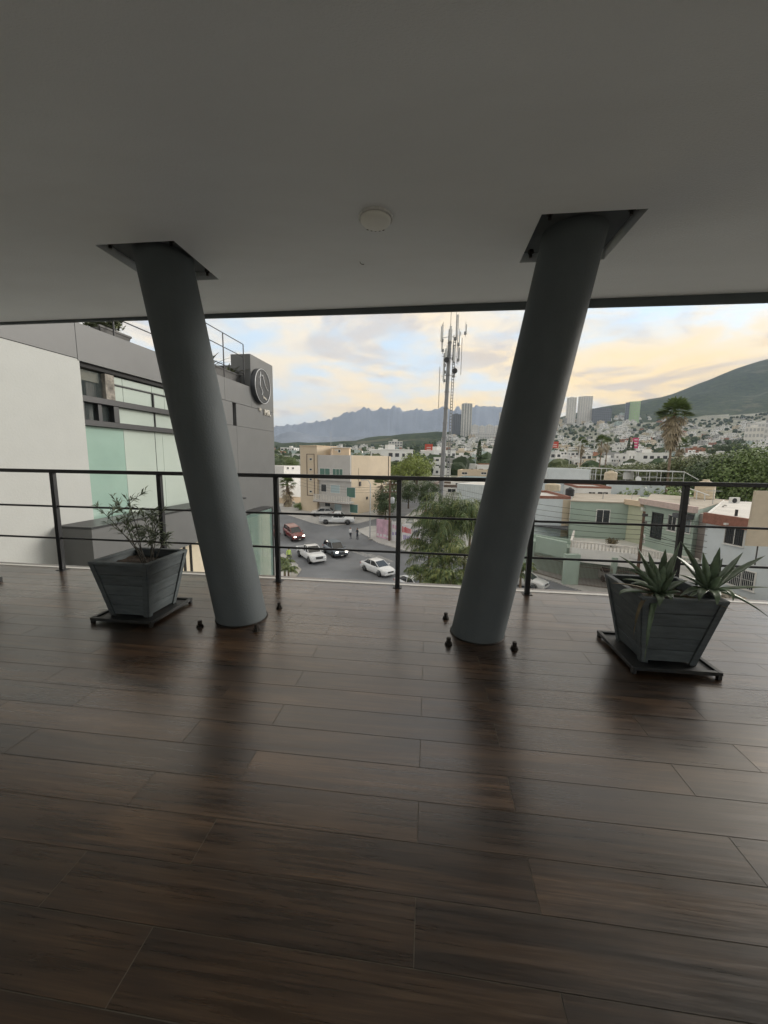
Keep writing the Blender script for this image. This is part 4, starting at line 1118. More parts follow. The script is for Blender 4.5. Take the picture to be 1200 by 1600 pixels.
# ================================================================== POLES, LAMP, WIRES
def street_lamp(px, py, pytop, armx, label):
    g = ground(px, py); d_ = dep(g); h = top_of(px, pytop, d_)-g.z
    t = thing('street_lamp', g+Vector((0, 0, .12)), label, 'street lamp')
    MB().tube([(0, 0, 0), (0, 0, h*.93), (RH.x*armx*.3, RH.y*armx*.3, h*.99), (RH.x*armx, RH.y*armx, h)], [.09, .065, .05, .045], 8).build('pole', 'galvanised', t)
    MB().bbox(RH.x*armx-.35, RH.x*armx+.1, RH.y*armx-.12, RH.y*armx+.12, h-.1, h+.03, .03).build('lamp_head', 'galvanised', t)
    MB().bbox(-.2, .2, -.2, .2, 0, .12, .02).build('base', 'concrete_pole', t)
street_lamp(578, 844, 751, -1.0, 'slim grey street lamp at the corner beside the painted wall')
def utility_pole(px, py, pytop, label, m='timber_pole', r=.17, cross=True, tr=True, base=None):
    g = base if base is not None else ground(px, py); d_ = dep(g); h = top_of(px, pytop, d_)-g.z
    t = thing('utility_pole', g+Vector((0, 0, .1)), label, 'utility pole')
    MB().tube([(0, 0, 0), (0, 0, h)], [r, r*.7], 10).build('pole', m, t)
    if cross:
        for z in (h-.5, h-1.6):
            MB().box(-1.0, 1.0, -.06, .06, z-.06, z+.06, M=Matrix.Rotation(.4, 4, 'Z')).build('crossarm', 'timber_pole', t)
            for x in (-.85, -.35, .35, .85):
                MB().lathe([(.05, 0), (.07, .08), (.03, .2)], 8, c=(x*.92, x*.39, z+.06)).build('insulator', 'antenna_white', t)
    if tr: MB().lathe([(.26, 0), (.28, .1), (.28, .75), (.2, .85)], 14, c=(.4, -.2, h-3.2)).build('transformer', 'galvanised', t)
    return t, g, h
utility_pole(608, 846, 752, 'brown utility pole in front of the painted wall with hanging cables')
up2, g2_, h2_ = utility_pole(1018, 905, 801, 'rusty utility pole in front of the green house balcony', 'timber_pole', .15, cross=False, tr=False, base=Vector((*pl(1016, 33.5), .1)))
for k, z in enumerate((h2_-.3, h2_-1.0, h2_-2.2, h2_-2.7)):
    MB().box(-.22, .22, -.22, -.12, z-.12, z+.12, M=Matrix.Rotation(k*.7, 4, 'Z')).build('junction_box', 'ac_white' if k > 1 else 'iron', up2)
def wire(a, b_, sag, label, r=.017, n=14):
    a, b_ = Vector(a), Vector(b_); pts = [(a.lerp(b_, i/n) - Vector((0, 0, 4*sag*(i/n)*(1-i/n))))-a for i in range(n+1)]
    o = MB().tube(pts, r, 4, cap=False).build('power_line', 'wire_black', None, a); tag(o, label, 'cable', 'cables strung along the street of the green house'); return o
W2 = Vector((g2_.x, g2_.y, 0))
zt2 = g2_.z+h2_
LBL = 'thin black overhead cable strung from the rusty utility pole'
lefts = [pl(700, 52), pl(712, 50)]
for k in range(6):
    a = Vector((W2.x, W2.y, zt2-.3-k*.42)); 
    q = pl(690-k*6, 55-k); wire(a, (q[0], q[1], 8.8-k*.45), .5+.1*k, LBL)
    q = pl(1500, 24); wire(a, (q[0]-k*.2, q[1], 8.0-k*.55), .25+.05*k, LBL)
for k in range(3):
    q = pl(1090+k*40, 33); wire((W2.x, W2.y, zt2-1.2-k*.5), (q[0], q[1], 5.4-k*.4), .2, LBL)
gB = ground(608, 846); zB_ = top_of(608, 754, dep(gB))
for k in range(3):
    q = pl(470-k*3, 69.5); wire((gB.x+.2, gB.y, zB_-.5-k*.35), (q[0], q[1], 8.5-k*.5), .7, 'thin black cable between the painted wall pole and the corner building', .014)

# ================================================================== GREEN HOUSE AND ITS NEIGHBOURS (right)
gh = Bld('green_house', Vector((*pl(960, 42), 0)), 'two storey mint green house with a balustraded terrace', 'house')
zUp, zTer = top_of(945, 785, 45), 3.25
a0, a1 = pl(898, 45.5), pl(996, 44.0)
c0, c1 = pl(1014, 42.0), pl(1098, 35.0)
zF1 = top_of(1017, 785, 42); zF2 = zF1
bk0, bk1 = pl(905, 56), pl(1165, 48)
# rear part with the small window
gh.block('upper_wall', [a0, a1, pl(1006, 54), pl(905, 56)], zTer, zUp, 'mint_wall')
gh.slab('roof', [a0, a1, pl(1006, 54), pl(905, 56)], zUp+.002, zUp+.14, .12, 'tan_roof')
gh.window(a0, a1, (933, 797, 953, 818), 'dark_glass', 'white_wall', 1)
# corner part
gh.block('entry_wall', [pl(990, 44.0), c0, pl(1020, 52), pl(1000, 52)], zTer, zUp+.1, 'lime_wall')
gh.block('front_wall', [c0, c1, pl(1150, 45.5), pl(1024, 53)], zTer, zF1, 'mint_wall')
gh.block('roof_sheet', [c0, c1, pl(1150, 45.5), pl(1024, 53)], zF1+.002, zF1+.06, 'tan_roof')
gh.panel('fascia', c0, c1, -.35, (Vector(c1)-Vector(c0)).length+.25, zF1-.18, zF1+.42, .004, .42, 'pink_trim')
e0, e1 = pl(990, 44.0), c0
gh.panel('fascia', e0, e1, -.3, (Vector(e1)-Vector(e0)).length-.02, zUp-.08, zUp+.5, .004, .4, 'peach_wall')
dr_ = gh.window(c0, c1, (1021, 803, 1036, 841), 'dark_glass', 'dark_frame', 1, bars=5, name='door', sill=False, fw=.12)
gh.window(c0, c1, (1046, 806, 1058, 829), 'dark_glass', 'white_wall', 1, bars=6)
gh.window(c0, c1, (1068, 812, 1080, 832), 'pale_glass', 'white_wall', 2, bars=8)
gh.panel('window_hood', c0, c1, gh.hit(c0, c1, 1064, 812)[0], gh.hit(c0, c1, 1084, 812)[0], gh.hit(c0, c1, 1074, 810)[1], gh.hit(c0, c1, 1074, 803)[1], .004, .9, 'dark_roofing')
gh.panel('wall_lamp', c0, c1, -.05, .25, zF1-.9, zF1-.55, .004, .25, 'ac_white')
# ground floor under the terrace, street front running away from us
k0, k1, k2, k3 = pl(826, 42.5), pl(905, 38.2), pl(1000, 36.0), pl(1112, 31.5)
gh.block('ground_floor', [pl(826, 44.2), pl(905, 40.0), pl(1000, 38.6), pl(1112, 34.5), pl(1150, 45), pl(905, 56), pl(826, 52)], -.2, zTer-.02, 'mint_wall')
gh.block('terrace_slab', [pl(905, 38.25), k2, k3, pl(1125, 37), pl(1012, 45), pl(905, 46)], zTer-.015, zTer+.10, 'pale_roof')
# gate piers and gates
def pier(px0, px1, d_, z1, m='mint_wall'):
    p, q = pl(px0, d_), pl(px1, d_); ft = [p, q, (q[0]+FH.x*.5, q[1]+FH.y*.5), (p[0]+FH.x*.5, p[1]+FH.y*.5)]; gh.block('gate_pier', ft, .05, z1, m)
pier(829, 846, 41.6, 3.6); pier(897, 921, 37.4, zTer-.06); pier(975, 982, 36.3, zTer-.06)
gh.block('lintel', [pl(846, 41.5), pl(897, 38.4), pl(897, 38.9), pl(846, 42)], 2.5, 4.2, 'mint_wall')
def bars(A, B, z0, z1, n, name, lab=None):
    A_, d, nr = gh.face(A, B); L = (Vector(B)-Vector(A)).length; mb = MB(); M = Matrix(((d.x, nr.x, 0, A_.x-gh.o.x), (d.y, nr.y, 0, A_.y-gh.o.y), (0, 0, 1, -gh.o.z), (0, 0, 0, 1)))
    for k in range(n+1): mb.box(L*k/n-.014, L*k/n+.014, 0, .03, z0, z1+.12*math.sin(k*math.pi*3/n)**2, M=M)
    for z in (z0+.1, z1-.3): mb.box(0, L, .031, .06, z, z+.05, M=M)
    tag(mb.build(name, 'brown_metal', gh.t), kind='stuff')
bars(pl(846, 41.4), pl(897, 38.3), .1, 2.4, 26, 'gate'); bars(pl(921, 37.3), pl(975, 36.2), .1, 2.3, 24, 'gate'); bars(pl(982, 36.2), pl(1090, 32.6), .1, 2.3, 36, 'gate')
# balustrade along the terrace
def balustrade(A, B, z, n, solid=0.5):
    A_, d, nr = gh.face(A, B); L = (Vector(B)-Vector(A)).length
    gh.panel('balcony_wall', A, B, 0, L, z-.9, z+solid, -.16, .0, 'white_wall')
    gh.panel('handrail', A, B, 0, L, z+1.08, z+1.2, -.18, .02, 'balusters')
    me = MB().lathe([(.05, 0), (.085, .06), (.095, .16), (.05, .36), (.045, .44), (.07, .55)], 8).data('baluster', 'balusters')
    for k in range(n):
        p = A_ + d*(L*(k+.5)/n) - nr*.08; o = obj('baluster', me, gh.t, (p.x-gh.o.x, p.y-gh.o.y, z+solid+.001-gh.o.z))
balustrade(pl(905, 38.2), k2, zTer, 16, .5); balustrade(k2, k3, zTer, 22, .5); balustrade(pl(908, 44.0), pl(905, 38.4), zTer, 14, .4)
gh.block('side_wall', [pl(812, 47), pl(905, 42.0), pl(905, 42.3), pl(812, 47.3)], 2.4, 3.7, 'mint_wall')
gh.block('dark_roof', [pl(806, 48.5), pl(896, 44.2), pl(898, 49.5), pl(806, 53)], 4.4, 4.56, 'dark_roofing')
leafy(gh.o*0+Vector((*pl(968, 40.5), zTer+.11)), .9, .45, 500, .16, 'dry bushy pot plant on the terrace of the green house', 21, 'terrace_plant', 'dry_leaf', 'plant')
# neighbours behind
hN, ftN, zN = simple_house('white_house', 828, 897, 47, 46.5, 9, 775, 'white house with a brick red roof edge beside the green house', 'blue_white', 'pale_roof', par=.35, trim='brick_trim')
hN.panel('corner_strip', ftN[0], ftN[1], (Vector(ftN[1])-Vector(ftN[0])).length*.83, (Vector(ftN[1])-Vector(ftN[0])).length, 3, zN-.4, .003, .03, 'beige_wall')
hM, ftM, zM = simple_house('porch_house', 905, 960, 56, 55, 8, 760, 'low white house with a tiled brown roof edge and dark porch openings', 'white_wall', 'pale_roof', par=.3, trim='brick_trim', wins=((920, 769, 930, 776), (934, 769, 950, 775), (912, 771, 917, 777)))
h3, ft3, z3 = simple_house('white_block', 858, 924, 64, 63, 10, 733, 'long pale blue white house behind the porch house', 'blue_white', 'pale_roof', par=.3)
h4, ft4, z4 = simple_house('white_block', 960, 1045, 60, 57, 10, 756, 'white house wall with an air conditioner under the metal roof frame', 'blue_white', 'pale_roof', par=.2)
simple_house('white_block', 836, 880, 70, 70, 9, 742, 'cream low house peeping out beside the leaning column', 'beige_wall', 'tan_roof', par=.3)
q = h4.hit(ft4[0], ft4[1], 973, 777); pA, dA, nA = h4.face(ft4[0], ft4[1]); pp = pA + dA*q[0] + nA*.3
ac_unit(Vector((pp.x, pp.y, q[1]-.3)), math.atan2(dA.y, dA.x), 'white air conditioner on the white wall under the metal roof frame')
def roof_frame(px0, px1, d_, deep, pyt, zbase, label, sheet=True):
    a = Vector((*pl(px0, d_), 0)); b_ = Vector((*pl(px1, d_), 0)); dd = (b_-a); L = dd.length; dd.normalize(); nn = Vector((-dd.y, dd.x, 0)); zt_ = top_of((px0+px1)/2, pyt, d_)
    t = thing('roof_frame', Vector((a.x, a.y, zbase)), label, 'metal frame'); H = zt_-zbase
    for k in range(5):
        for v in (0, deep):
            p = dd*L*k/4 + nn*v; MB().tube([p, p+Vector((0, 0, H))], .05, 6).build('post', 'antenna_white', t)
    for v in (0, deep):
        MB().tube([nn*v+Vector((0, 0, H)), dd*L+nn*v+Vector((0, 0, H))], .06, 6).build('beam', 'antenna_white', t)
        MB().tube([nn*v+Vector((0, 0, H*.5)), dd*L+nn*v+Vector((0, 0, H*.5))], .04, 6).build('beam', 'antenna_white', t)
    for k in range(5): MB().tube([dd*L*k/4+Vector((0, 0, H)), dd*L*k/4+nn*deep+Vector((0, 0, H))], .05, 6).build('beam', 'antenna_white', t)
    MB().tube([dd*L+Vector((0, 0, H)), dd*(L+2.4)+Vector((0, 0, H-1.2))], .05, 6).build('brace', 'antenna_white', t)
    if sheet: MB().box(0, L, 0, deep, H+.07, H+.1, M=frame((0, 0, 0), dd, nn)).build('sheet', 'galvanised', t)
roof_frame(1000, 1072, 61, 6, 737, top_of(1036, 756, 60)-.1, 'white tube frame with a sheet roof on the flat house top', True)
roof_frame(925, 958, 66, 5, 732, top_of(940, 752, 66), 'white tube frame beside the cream water tank', False)
z5 = zF1+.07
water_tank(Vector((*pl(957, 63), top_of(957, 750, 63))), .95, 1.5, 'cream water tank lying in front of the open tube frame')
water_tank(Vector((*pl(867, 58), top_of(867, 767, 58))), 1.1, 1.2, 'cream water tank behind the brick red roof edge')
water_tank(Vector((*pl(895, 50), zN-.25)), .55, 1.1, 'black water tank on the house with the brick red roof edge', 'tank_black')
water_tank(Vector((*pl(1108, 46.5), z5)), 1.0, 2.3, 'tall cream water tank on the tan roof of the green house')
water_tank(Vector((*pl(985, 66), top_of(985, 749, 66))), .8, 1.5, 'pale water tank left of the sheet roofed tube frame', 'antenna_white')
# leaning rail on the tan roof
lr = thing('roof_rail', Vector((*pl(1062, 44), z5)), 'leaning white rail left on the tan flat roof', 'rail')
p0 = Vector((*pl(1062, 44), z5))
for a, b_ in (((1062, 766), (1077, 784)), ((1076, 763), (1108, 774)), ((1074, 764), (1074, 776)), ((1089, 768), (1088, 781)), ((1101, 772), (1101, 784))):
    MB().tube([at_d(*a, 44)-p0, at_d(*b_, 44)-p0], .06, 6).build('tube', 'antenna_white', lr)
ac_unit(Vector((*pl(1157, 40), top_of(1157, 788, 40))), 0.1, 'white air conditioner on the roof beside the beige board')
# pink gap wall and the white house with brown trim
simple_house('pink_wall_house', 1092, 1126, 37, 35, 10, 803, 'dull pink house wall squeezed between the green and white houses', 'pink_wall', 'tan_roof', par=.05)
w0, w1, w2 = pl(1117, 31.0), pl(1168, 27.0), pl(1300, 24.0)
wh = Bld('trim_house', Vector((*w0, 0)), 'white house with a brown roof edge and barred windows', 'house')
zw1 = top_of(1117, 803, 31.0)
ftw = [w0, w2, pl(1320, 40), pl(1140, 42)]
wh.block('wall', ftw, -.2, zw1-.05, 'blue_white'); wh.block('roof_sheet', ftw, zw1-.048, zw1-.02, 'pale_roof')
Lw = (Vector(w2)-Vector(w0)).length
wh.panel('roof_edge', w0, w2, -.15, Lw, zw1-.75, zw1+.1, .004, .22, 'brick_trim')
wh.block('side_edge', [w0, pl(1140, 42), pl(1141, 42), pl(1119, 31.0)], zw1-.018, zw1+.12, 'white_wall')
wh.window(w0, w2, (1136, 822, 1165, 851), 'dark_glass', 'white_wall', 1, bars=9)
wh.window(w0, w2, (1140, 890, 1182, 918), 'dark_glass', 'white_wall', 1, bars=14)
wh.panel('wall_lamp', w0, w2, wh.hit(w0, w2, 1141, 812)[0]-.1, wh.hit(w0, w2, 1141, 812)[0]+.1, zw1-.6, zw1-.45, .22, .45, 'ac_white')
q = wh.hit(w0, w2, 1164, 790)
MB().tube([wh.L((*pl(1163, 30), zw1)), wh.L((*pl(1163, 30), zw1+.5))], .1, 8).build('vent_pipe', 'dark_frame', wh.t)
# low rubble wall in front
sw = Bld('rubble_wall', Vector((*pl(1120, 28.5), 0)), 'low rubble stone wall below the barred window', 'wall')
s0, s1 = pl(1118, 29.0), pl(1260, 22.5)
Ls = (Vector(s1)-Vector(s0)).length
zst = top_of(1140, 915, 28)
sw.panel('mortar_core', s0, s1, 0, Ls, .05, zst-.05, -.4, -.06, 'mortar')
A_s, d_s, n_s = sw.face(s0, s1); rs = random.Random(12); zz = .1; ms = MB()
stone_me = []
for k in range(6):
    bm = bmesh.new(); bmesh.ops.create_icosphere(bm, subdivisions=1, radius=.5)
    for v in bm.verts: v.co = Vector((v.co.x*1.1, v.co.y*.7, v.co.z*.95))*(1+rs.uniform(-.18, .18))
    me = bpy.data.meshes.new('stone'); bm.to_mesh(me); bm.free(); me.materials.append(M_['stone_rubble']); stone_me.append(me)
zz = zst-1.3
while zz < zst-.1:
    u = rs.uniform(0, .2)
    while u < Ls:
        wd = rs.uniform(.26, .46); p = A_s + d_s*(u+wd/2) - n_s*.06
        o = obj('stone', rs.choice(stone_me), sw.t, (p.x-sw.o.x, p.y-sw.o.y, zz+.15+rs.uniform(-.03, .03)-sw.o.z)); o.scale = (wd*1.05, .3, .34); o.rotation_euler = (0, rs.uniform(-.3, .3), math.atan2(d_s.y, d_s.x))
        u += wd
    zz += .29
# beige board close to the white house
bb0 = Vector((*pl(1192, 21.0), 0)); bb = thing('blank_board', bb0, 'blank beige board on a post in front of the white house', 'board')
zt_, zb_ = top_of(1190, 767, 21.0), top_of(1180, 853, 21.0)
cs = [at_d(1181, 767, 21.0), at_d(1166, 853, 21.0), at_d(1262, 856, 20.3), at_d(1272, 768, 20.3)]
MB().prism([c-bb0 for c in cs], tuple(FH*.12)).build('panel', 'panel_beige', bb)
pr = at_d(1268, 810, 20.6)-bb0; MB().tube([(pr.x, pr.y+.3, 0), (pr.x, pr.y+.3, zt_+.4)], .1, 8).build('post', 'iron', bb)
pm = at_d(1184, 853, 21.0)-bb0; MB().tube([pm-Vector((0, 0, 1.1)), pm+Vector((0, 0, .4))], .035, 6).build('stay', 'iron', bb)

# roof clutter
def tv_antenna(px, d_, zb, h, label):
    p = Vector((*pl(px, d_), zb)); t = thing('tv_antenna', p, label, 'antenna')
    MB().tube([(0, 0, 0), (0, 0, h)], .03, 6).build('pole', 'galvanised', t); MB().tube([(-.7, .1, h-.1), (.7, -.1, h-.1)], .02, 5).build('boom', 'galvanised', t)
    for k in range(6):
        x = -.6+k*.24; MB().tube([(x, -.35+.03*k, h-.1), (x, .35-.03*k, h-.1)], .014, 4).build('element', 'galvanised', t)
tv_antenna(929, 57.5, top_of(930, 762, 57.5), 2.6, 'thin aerial on the roof of the porch house')
tv_antenna(994, 47, zUp+.14, 2.4, 'thin aerial on the green house roof above the entry')
tv_antenna(1123, 40.5, z5, 1.5, 'short aerial pole on the tan roof near the pink wall')
def roof_pipe(px, d_, zb, h, r, label):
    p = Vector((*pl(px, d_), zb)); t = thing('roof_pipe', p, label, 'pipe')
    MB().tube([(0, 0, 0), (0, 0, h), (.12, 0, h+.12), (.3, 0, h+.1)], r, 8).build('pipe', 'concrete_pole', t); MB().lathe([(r*2, 0), (r*2, .05)], 10).build('collar', 'concrete_pole', t)
roof_pipe(948, 48, zUp+.14, .5, .06, 'grey vent pipe on the pinkish green house roof'); roof_pipe(1085, 40, z5, .6, .06, 'grey vent pipe on the tan roof beside the leaning rail'); roof_pipe(1140, 36, top_of(1140, 800, 36), .5, .07, 'grey vent pipe on the white house roof')
dsh = thing('satellite_dish', Vector((*pl(1000, 58), top_of(1000, 757, 58))), 'small satellite dish on the white house under the tube frame', 'satellite dish')
MB().tube([(0, 0, 0), (0, 0, .7)], .035, 6).build('mount', 'galvanised', dsh); MB().lathe([(.06, 0), (.3, .05), (.42, .14), (.43, .16)], 18, M=Matrix.Translation((0, -.05, .75)) @ Matrix.Rotation(rad(70), 4, 'X')).build('dish', 'antenna_white', dsh)
def far_lamp(px, d_, pyt, label):
    g = lateral(px, d_); h = top_of(px, pyt, d_)-g.z; t = thing('street_lamp', g, label, 'street lamp')
    MB().tube([(0, 0, 0), (0, 0, h*.95), (.4, 0, h), (1.3, 0, h)], [.13, .09, .07, .06], 7).build('pole', 'antenna_white', t); MB().bbox(1.1, 1.7, -.15, .15, h-.1, h+.06, .03).build('lamp_head', 'galvanised', t)
far_lamp(905, 110, 686, 'white street lamp rising from the trees beside the hillside palms'); far_lamp(890, 118, 700, 'shorter white street lamp next to the leaning column edge')
# ================================================================== VEHICLES
def paint(name, c, rough=.28):
    mat(name, c, rough, coat=.7, var=.04, vscale=2)
for n_, c_ in (('car_white', (.72, .73, .73)), ('car_red', (.16, .022, .02)), ('car_grey', (.13, .16, .19)), ('car_dull', (.55, .55, .54))): paint(n_, c_)
mat('car_glass', (.018, .022, .025), .06, coat=.6)
mat('tyre', (.018, .018, .018), .85); mat('rim_alloy', (.40, .41, .42), .35, metal=.7)
mat('car_trim', (.022, .022, .024), .5); mat('lamp_clear', (.75, .78, .80), .1, coat=.8); mat('lamp_rear', (.35, .02, .02), .2, coat=.6); mat('number_plate', (.60, .60, .56), .5)
def lamp_lit():
    m = bpy.data.materials.new('headlamp_lit'); m.use_nodes = True; M_['headlamp_lit'] = m
    b = m.node_tree.nodes['Principled BSDF']; b.inputs['Emission Color'].default_value = (1, .93, .8, 1); b.inputs['Emission Strength'].default_value = 2.2
lamp_lit()
KINDS = {
 'sedan': dict(L=4.5, W=1.74, st=[(-2.25, .84, .70, .42), (-2.18, 1.0, .78, .28), (-1.6, 1.04, .85, .2), (-.6, .96, .87, .19), (.5, .94, .87, .19), (1.1, .95, .87, .19), (1.75, .87, .84, .2), (2.1, .76, .76, .24), (2.25, .62, .64, .34)],
               gh=(-1.72, -1.02, .28, 1.12, 1.47), wb=1.30, wr=.31),
 'suv': dict(L=4.65, W=1.88, st=[(-2.32, .95, .74, .5), (-2.25, 1.08, .84, .34), (-1.6, 1.10, .92, .26), (-.6, 1.06, .94, .24), (.5, 1.05, .94, .24), (1.15, 1.05, .94, .24), (1.8, 1.0, .91, .25), (2.2, .92, .84, .28), (2.32, .72, .72, .36)],
             gh=(-2.22, -1.85, .35, 1.15, 1.74), wb=1.36, wr=.36),
 'hatch': dict(L=4.0, W=1.7, st=[(-2.0, .86, .68, .42), (-1.93, 1.0, .78, .28), (-1.4, 1.02, .84, .2), (-.5, .97, .85, .19), (.45, .95, .85, .19), (1.0, .95, .85, .19), (1.55, .88, .82, .2), (1.88, .76, .74, .24), (2.0, .62, .62, .34)],
               gh=(-1.88, -1.35, .25, 1.08, 1.5), wb=1.22, wr=.3),
 'pickup': dict(L=5.75, W=1.98, st=[(-2.87, .82, .90, .5), (-2.8, .84, .96, .42), (-1.0, .84, .98, .36), (-.62, 1.18, .98, .34), (.4, 1.17, .98, .33), (1.25, 1.17, .98, .33), (2.1, 1.13, .96, .34), (2.7, 1.06, .92, .36), (2.87, .82, .84, .44)],
                gh=(-.66, -.45, .62, 1.28, 1.88), wb=1.78, wr=.40, bed=True)}
def vehicle(kind, body, pos, head, label, lit=False, name=None, group=None, z=0.0):
    k = KINDS[kind]; t = thing(name or ('pickup_truck' if kind == 'pickup' else 'parked_car'), pos, label, 'pickup' if kind == 'pickup' else 'car', group, rz=head)
    st = k['st']; prof = lambda hw, top, bot: [(0, bot), (hw*.86, bot), (hw*.97, bot+.10), (hw, bot+(top-bot)*.42), (hw*.985, top-.16), (hw*.93, top-.04), (hw*.80, top), (0, top+.015)]
    n = 8; mb = MB(); vs = []
    for x, top, hw, bot in st:
        p = prof(hw, top, bot); full = [(y, z) for y, z in p] + [(-y, z) for y, z in p[-2:0:-1]]
        vs += [(x, y, z) for y, z in full]
    m = 14; fs = []
    for i in range(len(st)-1):
        for j in range(m): fs.append((i*m+j, i*m+(j+1) % m, (i+1)*m+(j+1) % m, (i+1)*m+j))
    mb.add(vs, fs, 0, True); mb.add(vs[:m], (tuple(range(m)),)); mb.add(vs[-m:], (tuple(range(m))[::-1],))
    bo = mb.build('body', body, t)
    xr, xrt, xft, xf, H = k['gh']; hw = st[4][2]
    bz = lambda x: next((a[1]+(b_[1]-a[1])*(x-a[0])/(b_[0]-a[0]) for a, b_ in zip(st[:-1], st[1:]) if a[0] <= x <= b_[0]), st[4][1]) - .02
    h0, h1 = hw*.86, hw*.70
    b = [Vector((xr, h0*.93, bz(xr))), Vector((xr, -h0*.93, bz(xr))), Vector((xf, -h0*.95, bz(xf))), Vector((xf, h0*.95, bz(xf)))]
    tp = [Vector((xrt, h1*.95, H-.06)), Vector((xrt, -h1*.95, H-.06)), Vector((xft, -h1, H-.05)), Vector((xft, h1, H-.05))]
    cab = MB().add(b+tp, ((0, 1, 5, 4), (1, 2, 6, 5), (2, 3, 7, 6), (3, 0, 4, 7)), 0).build('windows', 'car_glass', t)
    # roof shell, gently crowned
    rf = MB(); nx, ny = 6, 4; g = []
    for i in range(nx+1):
        f = i/nx; x = xrt-.04 + (xft-xrt+.08)*f
        for j in range(ny+1):
            e = -1+2*j/ny; g.append((x, e*h1*1.03, H-.055 + .055*(1-(2*f-1)**2)**.5*(1-.35*e*e) if 0 < f < 1 else H-.06))
    rf.add(g, [(i*(ny+1)+j, i*(ny+1)+j+1, (i+1)*(ny+1)+j+1, (i+1)*(ny+1)+j) for i in range(nx) for j in range(ny)], 0, True)
    rf.build('roof', body, t, fixn=False)
    for s in (1, -1):
        y0, y1 = s*h0*.955, s*h1*1.005
        def pil(xa, xb): MB().tube([(xa, y0, bz(max(min(xa, st[-1][0]), st[0][0]))), (xb, y1, H-.05)], .042, 5).build('pillar', body, t)
        pil(xr+.02, xrt+.02); pil(xf-.02, xft-.01)
        xm = (xr+xf)/2-.1
        if kind != 'pickup': pil(xm, (xrt+xft)/2-.05)
        else: pil(.28, .2)
        mi = MB().bbox(xf-.42, xf-.27, s*(hw+.02) if s > 0 else s*(hw+.2), s*(hw+.2) if s > 0 else s*(hw+.02), bz(xf)+.02, bz(xf)+.16, .03).build('mirror', body, t)
        MB().bbox(xm-.55, xm-.37, min(s*hw*.985, s*(hw*.985+.03)), max(s*hw*.985, s*(hw*.985+.03)), .80, .83, .006).build('door_handle', body, t)
        for xw in (-k['wb'], k['wb']):
            wr = k['wr']; RX = Matrix.Translation((xw, s*(hw-.10), wr)) @ Matrix.Rotation(-s*math.pi/2, 4, 'X')
            wh_ = MB().lathe([(wr*.62, -.11), (wr*.95, -.11), (wr, -.07), (wr, .07), (wr*.95, .115), (wr*.64, .115)], 20, M=RX).build('wheel', 'tyre', t)
            MB().lathe([(wr*.63, .09), (wr*.60, .118), (wr*.2, .10), (wr*.12, .12)], 12, M=RX).build('rim', 'rim_alloy', wh_)
            arch = [(xw+(wr+.07)*math.cos(a), 0, wr+(wr+.07)*math.sin(a)) for a in [math.pi*i/10 for i in range(11)]]
            MB().tube([(p[0], s*(hw-.015), p[2]) for p in arch], .035, 5).build('wheel_arch', 'car_trim', wh_)
        xe = st[-1][0]; zt = st[-2][1]
        MB().bbox(xe-.22, xe-.035, min(s*hw*.48, s*hw*.84), max(s*hw*.48, s*hw*.84), zt-.17, zt-.03, .03).build('headlight', 'headlamp_lit' if lit else 'lamp_clear', t)
        xq = st[0][0]; MB().bbox(xq-.01, xq+.12, min(s*hw*.6, s*hw*.9), max(s*hw*.6, s*hw*.9), st[0][1]-.18, st[0][1]+.02, .02).build('tail_light', 'lamp_rear', t)
    xe = st[-1][0]; zt = st[-2][1]
    big = kind in ('pickup', 'suv')
    gr = MB().bbox(xe-.12, xe+.012, -hw*.45, hw*.45, zt-.36 if big else zt-.24, zt-.08, .02).build('grille', 'car_trim', t)
    if big:
        for q in (.14, .22): MB().box(xe+.012, xe+.024, -hw*.42, hw*.42, zt-q-.012, zt-q+.012).build('grille_bar', 'rim_alloy', gr)
    else:
        for s in (1, -1): MB().prism([(xe+.013, s*.16, zt-.10), (xe+.013, s*.10, zt-.10), (xe+.013, 0, zt-.22), (xe+.013, s*.0, zt-.17)], (.012, 0, 0)).build('grille_bar', 'rim_alloy', gr)
    MB().bbox(xe-.3, xe+.03, -hw*.86, hw*.86, st[-1][3]-.05, st[-1][3]+.16, .05).build('bumper', 'car_trim' if kind == 'suv' else body, t)
    MB().bbox(xe+.031, xe+.04, -.16, .16, st[-1][3], st[-1][3]+.11, .003).build('number_plate', 'number_plate', t)
    MB().bbox(st[0][0]-.05, st[0][0]+.25, -hw*.88, hw*.88, st[0][3]-.06, st[0][3]+.14, .05).build('bumper', body if kind != 'pickup' else 'rim_alloy', t)
    if k.get('bed'):
        x0, x1 = -2.86, -.66
        for s in (1, -1): MB().bbox(x0, x1, min(s*hw*.86, s*hw*.99), max(s*hw*.86, s*hw*.99), .80, 1.20, .03).build('bed_side', body, t)
        MB().bbox(x0, x0+.07, -hw*.85, hw*.85, .80, 1.18, .02).build('tailgate', body, t)
        MB().box(x0+.08, x1, -hw*.855, hw*.855, .845, .86).build('bed_floor', 'car_trim', t)
    return t
def heading_to_cam(p, off_deg):
    """heading toward the viewer, turned off_deg to the right of the picture"""
    tc = Vector((-p.x, -p.y, 0)).normalized(); rt = Vector((-tc.y, tc.x, 0))
    if rt.dot(RH) < 0: rt = -rt
    h = tc*math.cos(rad(off_deg)) + rt*math.sin(rad(off_deg)); return math.atan2(h.y, h.x)
